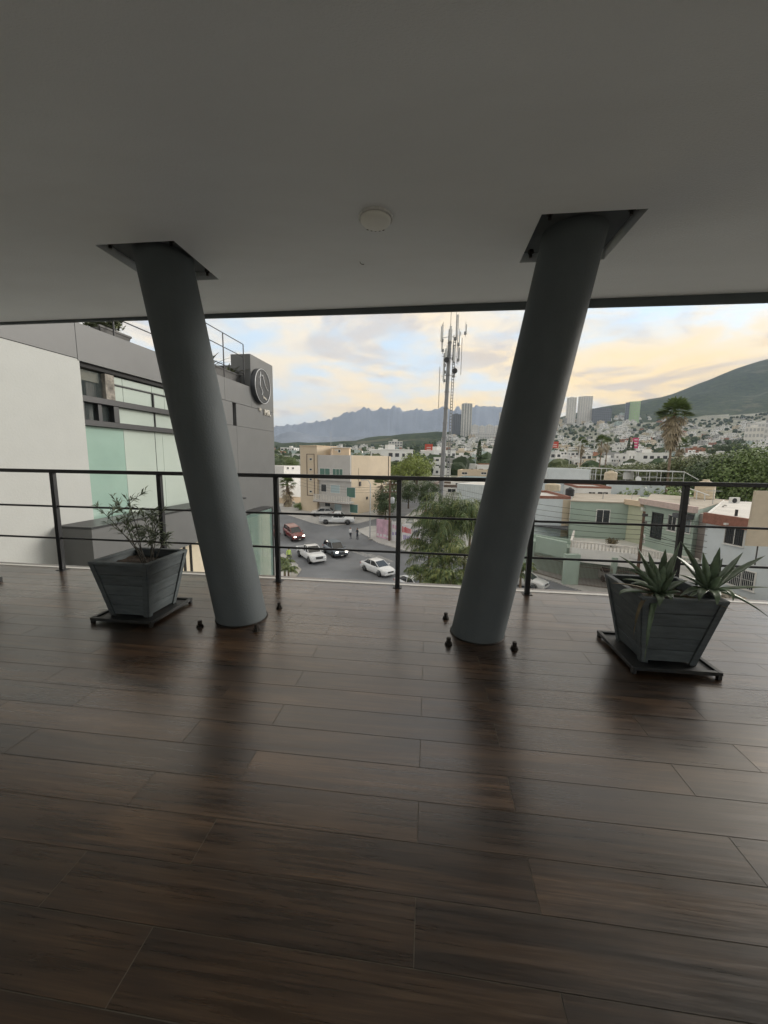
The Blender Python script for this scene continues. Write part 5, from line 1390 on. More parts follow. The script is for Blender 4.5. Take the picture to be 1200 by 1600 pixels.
def put(kind, body, px, py, off, label, **kw):
    g = ground(px, py); v = vehicle(kind, body, g+Vector((0, 0, .013)), heading_to_cam(g, off), label, **kw)
    d_ = dep(g)
    if 52 < d_ < 68:   # tilt with the sloping street
        sl_ = math.atan((zg(d_+1)-zg(d_-1))/2); hv = Vector((math.cos(v.rotation_euler[2]), math.sin(v.rotation_euler[2]), 0))
        ax = Vector((-FH.y, FH.x, 0)); q = Matrix.Rotation(-sl_, 4, -RH)
        v.matrix_world = Matrix.Translation(g+Vector((0, 0, .03))) @ Matrix.Rotation(sl_, 4, RH) @ Matrix.Rotation(v.rotation_euler[2], 4, 'Z')
    return v
put('suv', 'car_red', 459.5, 840, 20, 'dark red car driving down the street with its headlights on', lit=True, name='red_car')
put('pickup', 'car_white', 486, 874, 20, 'white pickup truck driving past the traffic officer')
put('suv', 'car_grey', 523.5, 866.5, 22, 'blue grey car with lit headlights beside the white pickup', lit=True, name='grey_car')
put('sedan', 'car_white', 590, 895, 38, 'white sedan alone in the middle of the junction', name='white_car')
put('sedan', 'car_white', 648, 925, 42, 'white car half hidden below the terrace edge and the feathery palms', name='white_car')
put('sedan', 'car_dull', 818, 915, 68, 'white car nosing out behind the leaning column by the gates', name='white_car')
put('hatch', 'car_red', 421, 835, 30, 'small red car mostly hidden behind the green lobby glass', name='red_car')
put('pickup', 'car_white', 527, 817.5, 84, 'white pickup truck parked on the forecourt of the corner building')
put('hatch', 'car_dull', 504, 806, -100, 'small silver white car parked against the corner building', name='parked_car')
p = lateral(679, 68); vehicle('hatch', 'car_red', p, 2.2, 'red and white small car parked in the lot behind the painted wall', name='parked_car')
p = Vector((*pl(962, 39.6), .13)); vehicle('hatch', 'car_dull', p, heading_to_cam(p, 30), 'pale car parked behind the iron gate of the green house', name='parked_car')

# ================================================================== PEOPLE
mat('skin', (.36, .20, .13), .6); mat('shirt_white', (.66, .67, .67), .85, var=.08, vscale=8); mat('shirt_dark', (.03, .034, .045), .85); mat('vest_lime', (.50, .66, .16), .7, var=.1, vscale=8)
mat('trousers_dark', (.022, .025, .034), .85); mat('hair_dark', (.012, .01, .009), .7); mat('shoe_black', (.012, .012, .012), .6); mat('cap_dark', (.03, .03, .035), .8); mat('bag_white', (.60, .60, .58), .8)
def person(pos, h, face, top, label, stance=.10, arms='down', cap=None, turn=0.0, bag=False):
    """one continuous figure grown with a Skin modifier; local +Y is the way the person faces"""
    t = thing('person', pos, label, 'person', rz=face)
    J = {'pel': (0, 0, .53), 'wst': (0, .005, .60), 'chs': (0, .0, .73), 'nkb': (0, 0, .83), 'nk': (0, .012, .865), 'hd': (0, .02, .915), 'crn': (0, .015, .975)}
    R = {'pel': (.085, .065), 'wst': (.075, .055), 'chs': (.095, .065), 'nkb': (.055, .045), 'nk': (.032, .034), 'hd': (.046, .054), 'crn': (.036, .044)}
    ed = [('pel', 'wst'), ('wst', 'chs'), ('chs', 'nkb'), ('nkb', 'nk'), ('nk', 'hd'), ('hd', 'crn')]
    for s, n in ((-1, 'l'), (1, 'r')):
        J['sh'+n] = (s*.105, 0, .81); R['sh'+n] = (.040, .040); ed.append(('nkb', 'sh'+n))
        if arms == 'front' or (arms == 'one' and s > 0): E, Hn, Fg = (s*.15, .02, .655), (s*.09, .13, .60), (s*.06, .17, .605)
        else: E, Hn, Fg = (s*.145, -.01, .645), (s*.155, .03, .50), (s*.15, .04, .445)
        J['el'+n], J['wr'+n], J['fg'+n] = E, Hn, Fg; R['el'+n] = (.028, .028); R['wr'+n] = (.019, .019); R['fg'+n] = (.018, .022)
        ed += [('sh'+n, 'el'+n), ('el'+n, 'wr'+n), ('wr'+n, 'fg'+n)]
        fy = .03*s*(1 if stance > .1 else .4)
        J['hp'+n] = (s*.052, 0, .49); J['kn'+n] = (s*(.05+stance*.2), fy+.012, .275); J['an'+n] = (s*(.05+stance*.35), fy-.01, .045); J['to'+n] = (s*(.055+stance*.38), fy+.10, .018)
        R['hp'+n] = (.062, .066); R['kn'+n] = (.039, .042); R['an'+n] = (.025, .028); R['to'+n] = (.024, .018)
        ed += [('pel', 'hp'+n), ('hp'+n, 'kn'+n), ('kn'+n, 'an'+n), ('an'+n, 'to'+n)]
    ks = list(J); me = bpy.data.meshes.new('body'); me.from_pydata([Vector(J[k])*h for k in ks], [(ks.index(a), ks.index(b_)) for a, b_ in ed], [])
    o = bpy.data.objects.new('body_tmp', me); COL.objects.link(o)
    sk = o.modifiers.new('skin', 'SKIN'); sb_ = o.modifiers.new('sub', 'SUBSURF'); sb_.levels = 2; sb_.render_levels = 2
    for i, k in enumerate(ks): me.skin_vertices[0].data[i].radius = (R[k][0]*h, R[k][1]*h)
    me.skin_vertices[0].data[0].use_root = True
    dg = bpy.context.evaluated_depsgraph_get(); dg.update(); m2 = bpy.data.meshes.new_from_object(o.evaluated_get(dg)); bpy.data.objects.remove(o); bpy.data.meshes.remove(me)
    for m_ in ('skin', top, 'trousers_dark', 'shoe_black'): m2.materials.append(M_[m_])
    for p_ in m2.polygons:
        c = p_.center/h; p_.use_smooth = True
        hand = ((c-Vector(J['fgl'])).length < .05 or (c-Vector(J['fgr'])).length < .05)
        p_.material_index = 0 if (c.z > .855 or hand) else (3 if c.z < .05 else (2 if c.z < .535 and abs(c.x) < .115 else 1))
    bo = obj('body', m2, t)
    hp = []
    for i in range(5):
        a = i/4*math.pi/2; hp.append((.049*math.cos(a)+.002, .062*math.sin(a)))
    MB().lathe([(r_*h, z_*h) for r_, z_ in hp], 14, c=(0, .005*h, .925*h)).build('cap' if cap else 'hair', cap or 'hair_dark', t)
    if cap: MB().bbox(-.04*h, .04*h, .045*h, .095*h, .927*h, .937*h, .004).build('cap_brim', cap, t)
    if bag: tag(MB().bbox(-.09*h, .09*h, .0, .05*h, .0, .17*h, .01).build('paper_bag', 'bag_white', None, t.location+Vector((.3, -.2, .45*h))), 'white bag held between the two people at the junction', 'bag')
    return t
def put_person(px, py, h, off, top, label, dz=.02, **kw):
    g = ground(px, py); return person(g+Vector((0, 0, dz)), h, heading_to_cam(g, off)-math.pi/2, top, label, **kw)
put_person(547.5, 842, 1.72, 40, 'shirt_white', 'person in a white shirt and dark trousers standing at the junction', arms='one', stance=.15)
put_person(558.5, 843, 1.74, -60, 'shirt_dark', 'person in dark clothes standing beside the one in white', arms='front', bag=True)
put_person(451.5, 880, 1.75, 20, 'vest_lime', 'person in a lime safety vest and dark cap on the lobby pavement', dz=.13, cap='cap_dark', stance=.18)
# ================================================================== TREES AND PALMS
def leafmat(name, c, var=.4, vs=1.2, rnd=.12, trans=.25):
    m = mat(name, c, .55, var=var, vscale=vs, rnd=rnd)
    b = m.node_tree.nodes['Principled BSDF']; b.inputs['Transmission Weight'].default_value = 0
    return m
leafmat('leaf_dark', (.070, .105, .042)); leafmat('leaf_mid', (.135, .19, .06)); leafmat('leaf_lime', (.22, .27, .06)); leafmat('leaf_olive', (.15, .175, .075))
leafmat('palm_green', (.13, .18, .06)); leafmat('palm_dry', (.30, .25, .17), .3); leafmat('feather_green', (.078, .118, .040), .5, .8); leafmat('feather_tip', (.19, .215, .07), .4)
mat('bark', (.12, .095, .07), .95, var=.3, vscale=3, bump=.5, bscale=9); mat('palm_bark', (.20, .15, .105), .95, var=.3, vscale=2.5, bump=.5, bscale=8)
def crown_mesh(seed, rx, rz, nclump, nleaf, ls, flat=.8, open_=.0):
    rnd = random.Random(seed); mb = MB(); cl = []
    for i in range(nclump):
        a = rnd.uniform(0, 6.283); q = rnd.uniform(.1, 1)**.6; zz = rnd.uniform(-.75, 1)
        rr = math.sqrt(max(.05, 1-zz*zz*.9))
        cl.append((Vector((math.cos(a)*q*rr*rx*.8, math.sin(a)*q*rr*rx*.8, zz*rz*.78)), rnd.uniform(.24, .44)*rx))
    for c, r in cl:
        for k in range(nleaf//nclump):
            d = Vector((rnd.gauss(0, 1), rnd.gauss(0, 1), rnd.gauss(0, .8))).normalized(); p = c + d*r*rnd.uniform(.55, 1.08)
            n = (d*.9 + Vector((rnd.uniform(-1, 1), rnd.uniform(-1, 1), rnd.uniform(-.2, 1)))).normalized()
            u = n.cross(Vector((rnd.uniform(-1, 1), rnd.uniform(-1, 1), rnd.uniform(-1, 1)))).normalized(); v = n.cross(u); s = ls*rnd.uniform(.6, 1.35)
            mb.add([p-u*s, p-v*s*.55, p+u*s, p+v*s*.55], ((0, 1, 2, 3),))
    return mb, cl
TREES = {}
def tree_proto(key, seed, rx, rz, hgt, nclump, nleaf, ls, leaf):
    mb, cl = crown_mesh(seed, rx, rz, nclump, nleaf, ls); ctr = Vector((0, 0, hgt-rz))
    tr = MB(); th = hgt-rz*1.25
    tr.tube([(0, 0, -.2), (.05, .03, th*.5), (0, .0, th)], [.05*rx+.1, .04*rx+.07, .03*rx+.05], 8)
    rnd = random.Random(seed)
    for c, r in rnd.sample(cl, min(9, len(cl))):
        e = ctr + c; tr.tube([(0, 0, th*.85), (e*.45+Vector((0, 0, th*.5))), e], [.03*rx+.04, .018*rx+.03, .02], 5)
    me_c = mb.data('crown', leaf); me_t = tr.data('trunk', 'bark')
    TREES[key] = (me_c, me_t, ctr)
def tree(key, pos, label, sc=1.0, rz=None, name='tree', group=None, cat='tree'):
    me_c, me_t, ctr = TREES[key]; t = thing(name, pos, label, cat, group, rz=random.uniform(0, 6.28) if rz is None else rz)
    t.scale = (sc, sc, sc); tag(obj('crown', me_c, t, ctr), kind='stuff'); obj('trunk', me_t, t); return t
tree_proto('round', 31, 4.2, 3.6, 9.0, 26, 6500, .17, 'leaf_mid')
tree_proto('dark', 32, 4.0, 3.4, 8.5, 24, 6000, .16, 'leaf_dark')
tree_proto('lime', 33, 4.6, 2.6, 8.0, 22, 5200, .17, 'leaf_lime')
tree_proto('olive', 34, 3.6, 2.8, 7.0, 20, 4500, .16, 'leaf_olive')
tree_proto('low', 35, 3.4, 1.9, 4.2, 18, 3600, .15, 'leaf_mid')
def put_tree(key, px, d_, pyt, label, group=None, name='tree', H0={'round': 9.0, 'dark': 8.5, 'lime': 8.0, 'olive': 7.0, 'low': 4.2}):
    g = lateral(px, d_); h = top_of(px, pyt, d_)-g.z; return tree(key, g, label, max(.3, h/H0[key]), None, name, group)
rt = random.Random(17)
G1 = 'broadleaf trees behind the flat roofs'
for (key, px, d_, yt) in (('round', 1196, 62, 706), ('round', 1165, 66, 702), ('dark', 1140, 70, 712), ('round', 1228, 58, 708), ('dark', 1118, 74, 716), ('round', 1260, 60, 705), ('round', 1180, 80, 700), ('dark', 1098, 72, 722)):
    put_tree(key, px, d_, yt, {'round': 'mid green broadleaf tree in the dense row behind the tan roof', 'dark': 'dark green broadleaf tree in the dense row behind the tan roof'}[key], G1+(' dark' if key == 'dark' else ''))
G2 = 'hazy green trees behind the tube frames'
for (px, d_, yt) in ((1075, 92, 716), (1050, 98, 722), (1028, 102, 726), (1002, 98, 724), (980, 104, 727), (958, 100, 728), (934, 104, 730), (908, 100, 730), (886, 106, 727), (866, 100, 731), (1095, 104, 712), (1122, 108, 710)):
    put_tree('olive', px, d_, yt, 'grey green tree in the line behind the white tube frames', G2)
put_tree('lime', 652, 98, 712, 'bright yellow green tree to the left of the phone mast')
put_tree('lime', 626, 104, 722, 'smaller yellow green tree behind the corner building edge')
put_tree('dark', 668, 72, 750, 'dark tree behind the painted wall beside the mast foot')
put_tree('dark', 640, 76, 752, 'dark tree filling the lot behind the painted wall')
put_tree('dark', 604, 64, 762, 'dark tree overgrowing the brown utility pole', name='tree')
put_tree('olive', 616, 82, 742, 'dull olive tree between the corner building and the lot')
put_tree('low', 466, 72, 785, 'small round green bush beside the stair tower', name='bush')
put_tree('dark', 432, 130, 716, 'green tree top beyond the white houses beside the office')
put_tree('round', 455, 140, 715, 'green tree behind the white houses next to the stair tower')
put_tree('low', 668, 57, 812, 'green hedge clump behind the painted wall', name='hedge')
put_tree('low', 686, 56, 816, 'green hedge clump next to the feathery palms', name='hedge')
put_tree('low', 1040, 55, 762, 'small green bush on the far edge of the tan roof', name='bush')
for (px, d_, yt) in ((1130, 330, 694), (1145, 320, 690), (1115, 340, 698)): put_tree('dark', px, d_, yt, 'big dark tree standing among the hillside houses', 'dark trees among the hillside houses')

def fan_leaf(mb, p, d, L, w, rnd, mi, droop=.15, nb=11):
    d = d.normalized(); s = d.cross(UP)
    if s.length < .1: s = Vector((1, 0, 0))
    s.normalize(); n = s.cross(d)
    pe = p + d*L*.45 - Vector((0, 0, droop*L*.1))
    mb.add([p-s*.03, p+s*.03, pe+s*.03, pe-s*.03], ((0, 1, 2, 3),), mi)
    for k in range(nb):
        a = (k/(nb-1)-.5)*2.5; dd = d*math.cos(a) + s*math.sin(a); e = pe + dd*w*rnd.uniform(.8, 1.1) - Vector((0, 0, droop*w*(1+rnd.random()))) + n*rnd.uniform(-.05, .05)
        q = (dd.cross(n)).normalized()*.09*w; m_ = pe.lerp(e, .5) + Vector((0, 0, .03))
        mb.add([pe, m_-q, e, m_+q], ((0, 1, 2, 3),), mi)
def fan_palm(pos, h, crown, label, seed, skirt=1.0, r=.24, ngreen=34, ndry=40, group=None, lean=.0):
    rnd = random.Random(seed); t = thing('fan_palm', pos, label, 'palm tree', group)
    MB().tube([(0, 0, -.2), (lean*.2, 0, h*.3), (lean*.6, 0, h*.65), (lean, 0, h)], [r*1.5, r*1.0, r*.85, r*.8], 10).build('trunk', 'palm_bark', t)
    c = Vector((lean, 0, h)); g = MB(); dy = MB()
    for i in range(ngreen):
        a = rnd.uniform(0, 6.283); el = rnd.uniform(-.1, 1.5); d = Vector((math.cos(a)*math.cos(el), math.sin(a)*math.cos(el), math.sin(el)))
        fan_leaf(g, c + Vector((0, 0, rnd.uniform(-.2, .3))), d, crown*rnd.uniform(.7, 1.1), crown*.5, rnd, 0, .18)
    for i in range(ndry):
        a = rnd.uniform(0, 6.283); f = rnd.random(); el = -.0-1.35*f**.75; d = Vector((math.cos(a)*math.cos(el), math.sin(a)*math.cos(el), math.sin(el)))
        fan_leaf(dy, c + Vector((0, 0, -f*crown*1.05*skirt)), d, crown*rnd.uniform(.55, 1.1)*(1-.35*f), crown*.36, rnd, 0, .45, 7)
    tag(g.build('crown', 'palm_green', t, fixn=False), kind='stuff'); tag(dy.build('dry_skirt', 'palm_dry', t, fixn=False), kind='stuff')
    return t
g = lateral(1048, 62); fan_palm(g, top_of(1046, 645, 62)-g.z, 3.1, 'tall fan palm with a shaggy dry skirt rising above the roofs', 41, 1.25, .2, 64, 90, lean=-.2)
g = lateral(1060, 118); fan_palm(g, top_of(1062, 696, 118)-g.z, 3.4, 'shorter fan palm showing behind the tall palm trunk', 42, .9)
g = lateral(448, 76); fan_palm(g, top_of(447, 756, 76)-g.z, 2.3, 'stout fan palm with a thick brown skirt beside the office corner', 43, 2.2, .35, 30, 90)
for i, (px, d_, yt) in enumerate(((938, 150, 690), (947, 190, 692), (908, 160, 694))):
    g = lateral(px, d_); fan_palm(g, top_of(px, yt, d_)-g.z, 3.6, ['fan palm of the close pair over the low hillside houses', 'fan palm of the close pair over the low hillside houses', 'lone fan palm right beside the white street lamp on the hillside'][i], 50+i, .7, .25, 26, 22, 'fan palms over the low hillside houses')
g = lateral(597, 67); fan_palm(g, top_of(597, 758, 67)-g.z, 2.2, 'shaggy palm at the edge of the corner building', 47, 2.4, .3, 18, 60)

def feather_palm(pos, h, Lf, nf, label, seed, lean=(0, 0), group=None, tipc=.25):
    """drooping pinnate fronds, each with two rows of hanging leaflets"""
    rnd = random.Random(seed); t = thing('feather_palm', pos, label, 'palm tree', group)
    top = Vector((lean[0], lean[1], h))
    MB().tube([(0, 0, -.2), top*.5+Vector((0, 0, .1)), top], [.17, .11, .07], 9).build('trunk', 'palm_bark', t)
    for i in range(nf):
        a = i*2.4+rnd.uniform(-.3, .3); el = rnd.uniform(.35, 1.45); L = Lf*rnd.uniform(.7, 1.1)
        hd = Vector((math.cos(a), math.sin(a), 0)); mb = MB(); pts = []
        st_ = top*(1-rnd.random()**2*.18)
        for k in range(15):
            f = k/14; ang = el - f**1.5*(1.35+el*.7)
            pts.append(pts[-1] + (hd*math.cos(ang) + UP*math.sin(ang))*(L/14) if pts else st_.copy())
        mb.tube(pts, [.026*(1-.85*k/14)+.004 for k in range(15)], 4, 0, cap=False)
        side = hd.cross(UP)
        for k in range(3, 34):
            f = k/34*14; j = min(13, int(f)); p = pts[j].lerp(pts[j+1], f-j); tg = (pts[j+1]-pts[j]).normalized()
            ll = Lf*.30*math.sin(min(1, k/34*1.15)*math.pi*.82+.35)*rnd.uniform(.75, 1.15)
            for s in (-1, 1):
                d = (side*s*.7 + tg*.55 + UP*rnd.uniform(-.55, .15)).normalized(); m_ = p + d*ll*.45; e = p + d*ll*.72 - UP*ll*.62
                w = (tg*.5 + side*.5*rnd.uniform(-1, 1)).normalized()*.024; c_ = 1 if rnd.random() < tipc else 0
                mb.add([p-w*.6, p+w*.6, m_+w, m_-w], ((0, 1, 2, 3),), c_); mb.add([m_-w, m_+w, e], ((0, 1, 2),), c_)
        mb.build('frond', ['feather_green', 'feather_tip'], t, fixn=False)
    return t
G3 = 'clump of feathery palms below the terrace'
for i, (px, d_, yt, n, tc_, lb, LL) in enumerate(((708, 27, 804, 36, .25, 'tallest feathery palm in the clump under the terrace', 3.7), (670, 28.5, 856, 26, .3, 'feathery palm leaning over the half hidden white car', 3.0),
        (730, 24.0, 862, 18, .7, 'yellowish feathery palm at the foot of the leaning column', 2.4), (738, 28, 806, 30, .35, 'feathery palm mostly behind the leaning column', 3.4),
        (718, 23.2, 900, 22, .5, 'short bushy palm hard against the terrace edge', 2.0), (684, 24.2, 903, 22, .4, 'short bushy palm filling the gap between the palm trunks', 2.0), (662, 26.5, 890, 14, .35, 'lowest feathery palm right above the half hidden white car', 2.0), (694, 25.0, 872, 16, .4, 'low feathery palm in the middle of the clump', 2.2), (684, 29.5, 828, 28, .2, 'slim feathery palm beside the tallest one', 3.1))):
    g = lateral(px, d_); h = top_of(px, yt, d_)-.2
    feather_palm(Vector((g.x, g.y, .1)), h, LL, n, lb, 60+i, (rt.uniform(-.3, .3), rt.uniform(-.3, .3)), G3, tc_)
for i, (px, d_, yt) in enumerate(((441, 36.5, 874), (447, 34.5, 884))):
    g = lateral(px, d_); feather_palm(Vector((g.x, g.y, .1)), top_of(px, yt, d_)-.3, 1.3, 16, ['short feathery palm against the green lobby glass', 'low feathery palm on the lobby verge'][i], 70+i, tipc=.4)
g = lateral(826, 30); feather_palm(Vector((g.x, g.y, .1)), top_of(826, 885, 30)-.3, 1.6, 16, 'small palm in front of the gate pier', 73, tipc=.4)
# ================================================================== TERRAIN BEYOND THE STREET
def interp(x, xs, ys):
    if x <= xs[0]: return ys[0]
    for i in range(len(xs)-1):
        if x <= xs[i+1]:
            f = (x-xs[i])/(xs[i+1]-xs[i]); return ys[i]+(ys[i+1]-ys[i])*f
    return ys[-1]
TX = [-900, 100, 430, 520, 600, 645, 690, 730, 760, 850, 917, 973, 1030, 1075, 1115, 1157, 1200, 1500, 2100]
TY = {800: [704, 704, 708, 707, 706, 705, 704, 703, 702, 700, 698, 697, 696, 695, 694, 693, 692, 688, 680],
      1400: [697, 697, 701, 700, 698, 694, 692, 690, 689, 684, 679, 677, 675, 672, 670, 668, 664, 652, 630],
      2000: [686, 686, 689, 687, 682, 677, 671, 676, 679, 670, 662, 658, 655, 651, 648, 645, 640, 615, 580],
      2600: [693, 693, 697, 694, 690, 684, 679, 681, 684, 661, 650, 644, 638, 630, 622, 616, 606, 580, 545],
      3300: [700, 700, 703, 700, 696, 692, 688, 688, 690, 656, 638.5, 628.5, 615, 598, 581, 563.5, 549, 510, 480],
      4300: [708, 708, 710, 708, 706, 704, 702, 702, 702, 690, 676, 668, 660, 650, 640, 630, 620, 600, 590]}
TD = [118, 200, 400] + sorted(TY)
_tz = {}
for d_ in TY: _tz[d_] = [at_d(x, y, d_).z for x, y in zip(TX, TY[d_])]
for d_ in (118, 200, 400): _tz[d_] = [zg(d_)-.1]*len(TX)
def terrain_z(px, d_, rough=True):
    zs = [interp(px, TX, _tz[q]) for q in TD]; z = interp(d_, TD, zs)
    if rough and d_ > 450:
        p = at_d(px, 700, d_); amp = min(1, (d_-450)/1400)
        z += (noise.fractal(Vector((p.x*.0022, p.y*.0022, 1.3)), 1.0, 2.0, 5)*38 + noise.noise(Vector((p.x*.012, p.y*.012, 4)))*5)*amp*(.45 if d_ < 1900 else 1)*(.35 if d_ > 3000 and d_ < 3500 else 1)
    return z
def terrain_hit(px, py):
    d = ray(px, py); d = d/d.dot(FH); q = 130.0
    while q < 3400:
        if ZC + d.z*q < terrain_z(px, q): return q
        q *= 1.012
    return None
def hill_mat():
    m = bpy.data.materials.new('hill_scrub'); m.use_nodes = True; M_['hill_scrub'] = m; k = NT(m.node_tree); b = k.n['Principled BSDF']; b.inputs['Roughness'].default_value = .95; b.inputs['Specular IOR Level'].default_value = .1
    tc = k.new('ShaderNodeTexCoord'); v = tc.outputs['Object']
    big = k.noise(v, .004, 6, .65, .6); fine = k.noise(v, .03, 6, .75)
    col = k.mix(k.ramp(fine, [(.35, 0), (.65, 1)]), (.010, .022, .009), (.062, .086, .032))
    col = k.mix(k.math('MULTIPLY', k.ramp(big, [(.57, 0), (.64, 1)]), .6), col, (.16, .15, .10))
    k.link(col, b.inputs['Base Color'])
    bp_ = k.new('ShaderNodeBump'); bp_.inputs['Strength'].default_value = .9; bp_.inputs['Distance'].default_value = 8; k.link(fine, bp_.inputs['Height']); k.link(bp_.outputs[0], b.inputs['Normal'])
hill_mat()
pxs = [-900+50*i for i in range(22)] + [160+18*i for i in range(75)] + [1510+60*i for i in range(11)]
pxs = sorted(set(pxs)); ds = [118.0]
while ds[-1] < 4300: ds.append(ds[-1]*1.045)
mb = MB(); vs = []
for d_ in ds:
    for px in pxs:
        p = at_d(px, 700, d_); vs.append((p.x, p.y, terrain_z(px, d_)))
n = len(pxs)
for j in range(len(ds)-1):
    for i in range(n-1):
        f = (j*n+i, j*n+i+1, (j+1)*n+i+1, (j+1)*n+i)
        mid = ds[j]; px = pxs[i]
        hill = mid > interp(px, [430, 700, 850, 1200], [1000, 1050, 2000, 1750])
        mb.add([], [], 0)
        mb.f.append(f); mb.m.append(1 if hill else 0); mb.s.append(True)
mb.v = vs
tag(mb.build('terrain', ['town_ground', 'hill_scrub'], fixn=False), kind='structure')
# the ground under and behind everything, out to the horizon
tag(MB().box(-12000, 12000, -6000, 15000, -3.0, -.45).build('ground', 'town_ground'), kind='structure')
mbn = MB()
for (a, za), (b_, zb) in zip(GZ[:-1], GZ[1:]):
    if a < 118 and b_ > -60:
        lo, hi = max(a, -60), min(b_, 121)
        cs = [(-1500, lo), (2700, lo), (2700, hi), (-1500, hi)]
        q = []
        for x, d_ in cs:
            p = CAMP + FH*d_ + RH*((x-600)/600*max(60, abs(d_)+60)); q.append((p.x, p.y, zg(d_)-.02))
        mbn.add(q, ((0, 1, 2, 3),))
tag(mbn.build('street_ground', 'earth'), kind='structure')

# ================================================================== FAR MOUNTAINS
mat('rock_far', (.17, .19, .22), .95, var=.25, vscale=.002, stain=.5, stain_col=(.12, .14, .16))
SK = [(-900, 640), (-300, 652), (200, 660), (380, 672), (427, 668), (454, 665), (477, 662), (500, 660), (515, 657), (524, 655), (530, 651), (537, 646), (542, 643.5), (548, 646), (553, 646), (561, 641), (569, 637), (575, 640), (579, 643), (584, 643), (590, 640), (595, 638.5), (601, 639.5), (607, 640.5), (613, 638), (618, 637), (625, 641), (630, 644.5), (638, 642), (649, 640), (660, 642), (668, 643), (676, 641), (684, 638.5), (691, 635), (697, 638), (703, 643), (707, 643), (710, 637), (713, 635), (717, 640), (720, 643), (727, 641), (733, 637.5), (745, 636), (756, 635), (770, 636.5), (783, 637), (800, 641), (830, 648), (870, 660), (910, 668), (1000, 675), (1300, 676), (2100, 660)]
def ridge(name, sk, d0, d1, d2, rough, basey, m, seed, jag=3.2):
    xs = [-900+60*i for i in range(20)] + [320+2.5*i for i in range(280)] + [1030+50*i for i in range(22)]; xs = sorted(set(xs)); rows = 15; vs = []
    sx = [a for a, _ in sk]; sy = [b_ for _, b_ in sk]
    for j in range(rows+3):
        for x in xs:
            cy_ = interp(x, sx, sy) - jag*(abs(noise.noise(Vector((x*.11, seed, 0))))*2.2 + .8*noise.noise(Vector((x*.31, seed, 2))))
            if j <= rows:
                f = j/rows; d_ = d0+(d1-d0)*f; zb_ = at_d(x, basey, d0).z; zt_ = at_d(x, cy_, d1).z
                p = at_d(x, 700, d_); sh = f**1.35
                rg = abs(noise.noise(Vector((p.x*.0016+seed, p.y*.0005, seed))))*2-.6 + .4*noise.noise(Vector((p.x*.006, p.y*.002, seed)))
                z = zb_+(zt_-zb_)*sh + rg*rough*math.sin(math.pi*min(1, f*1.02))
            else:
                d_ = d1+(d2-d1)*(j-rows)/2; p = at_d(x, 700, d_); z = at_d(x, cy_, d1).z*(1-.45*(j-rows))
            vs.append((p.x, p.y, z))
    n = len(xs); mb = MB()
    mb.v = vs
    for j in range(rows+2):
        for i in range(n-1): mb.f.append((j*n+i, j*n+i+1, (j+1)*n+i+1, (j+1)*n+i)); mb.m.append(0); mb.s.append(True)
    tag(mb.build(name, m, fixn=False), kind='structure')
ridge('mountain_range', SK, 7600, 9000, 11000, 110, 692, 'rock_far', 3.1)
SK2 = [(-900, 668), (200, 676), (427, 683), (440, 678), (454, 674), (470, 677), (490, 681), (520, 684), (560, 682), (600, 684), (680, 684), (760, 686), (900, 690), (1200, 692), (2100, 690)]
ridge('foothills', SK2, 5200, 6000, 7400, 40, 694, 'rock_far', 7.7, 1.0)

# ================================================================== HILLSIDE TOWN
mat('town_white', (.74, .735, .71), .85, rnd=.12, var=.04, vscale=.2); mat('town_cream', (.58, .50, .38), .85, rnd=.12); mat('town_grey', (.40, .40, .39), .85, rnd=.15)
mat('town_brick', (.34, .17, .11), .85, rnd=.2); mat('town_roof', (.42, .40, .37), .9, rnd=.15); mat('town_window', (.045, .05, .055), .4); mat('town_pastel', (.42, .50, .48), .85, rnd=.15)
def house_mesh(kind, wall, seed):
    """unit house about 10 m wide; slots: wall, roof, window"""
    r = random.Random(seed); mb = MB()
    def vol(x0, x1, y0, y1, z0, z1, wins=True):
        mb.box(x0, x1, y0, y1, z0, z1, 0); mb.box(x0+.25, x1-.25, y0+.25, y1-.25, z1+.01, z1+.06, 1)
        for (a, b_, c, d_) in ((x0, x1, y0-.12, y0+.1), (x0, x1, y1-.1, y1+.12)): mb.box(a, b_, c, d_, z1+.02, z1+.45, 0)
        if not wins: return
        nf = max(1, int((z1-max(z0, 0))/2.9))
        for f in range(nf):
            zb_ = max(z0, 0)+f*2.9+.9; nx = max(1, int((x1-x0)/2.6))
            for i in range(nx):
                if r.random() < .25: continue
                cx = x0+(x1-x0)*(i+.5)/nx; w_ = r.uniform(.5, 1.0); mb.box(cx-w_, cx+w_, y0-.05, y0-.0, zb_, zb_+r.uniform(1.0, 1.6), 2)
            ny = max(1, int((y1-y0)/3.4))
            for i in range(ny):
                cy_ = y0+(y1-y0)*(i+.5)/ny
                for xx, s in ((x0, -1), (x1, 1)): mb.box(min(xx, xx+s*.05), max(xx, xx+s*.05), cy_-.7, cy_+.7, zb_, zb_+1.3, 2)
    if kind == 'low': vol(-5, 5, -4, 4, -4, 3.4)
    elif kind == 'two': vol(-5, 5, -4, 4, -4, 3.2); vol(-4.9, r.uniform(0, 3), -3.6, 3.9, 3.2, 6.4)
    elif kind == 'step': vol(-6, 6, -4.5, 4.5, -5, 3.3); vol(-5.8, 4, -2, 4.4, 3.3, 6.5); vol(-2, 3.5, .5, 4.3, 6.5, 9.2)
    elif kind == 'block': vol(-7, 7, -5, 5, -5, 9.2); mb.box(-2, 1, -1, 2, 9.2, 11.4, 0)
    elif kind == 'long': vol(-9, 9, -4.5, 4.5, -4, 4.0)
    if kind in ('two', 'low', 'step'): mb.lathe([(.6, 0), (.62, 1.2), (.3, 1.5)], 8, c=(2.5, 2.0, (3.4 if kind == 'low' else 6.5)), mi=1)
    return mb.data('house', [wall, 'town_roof', 'town_window'])
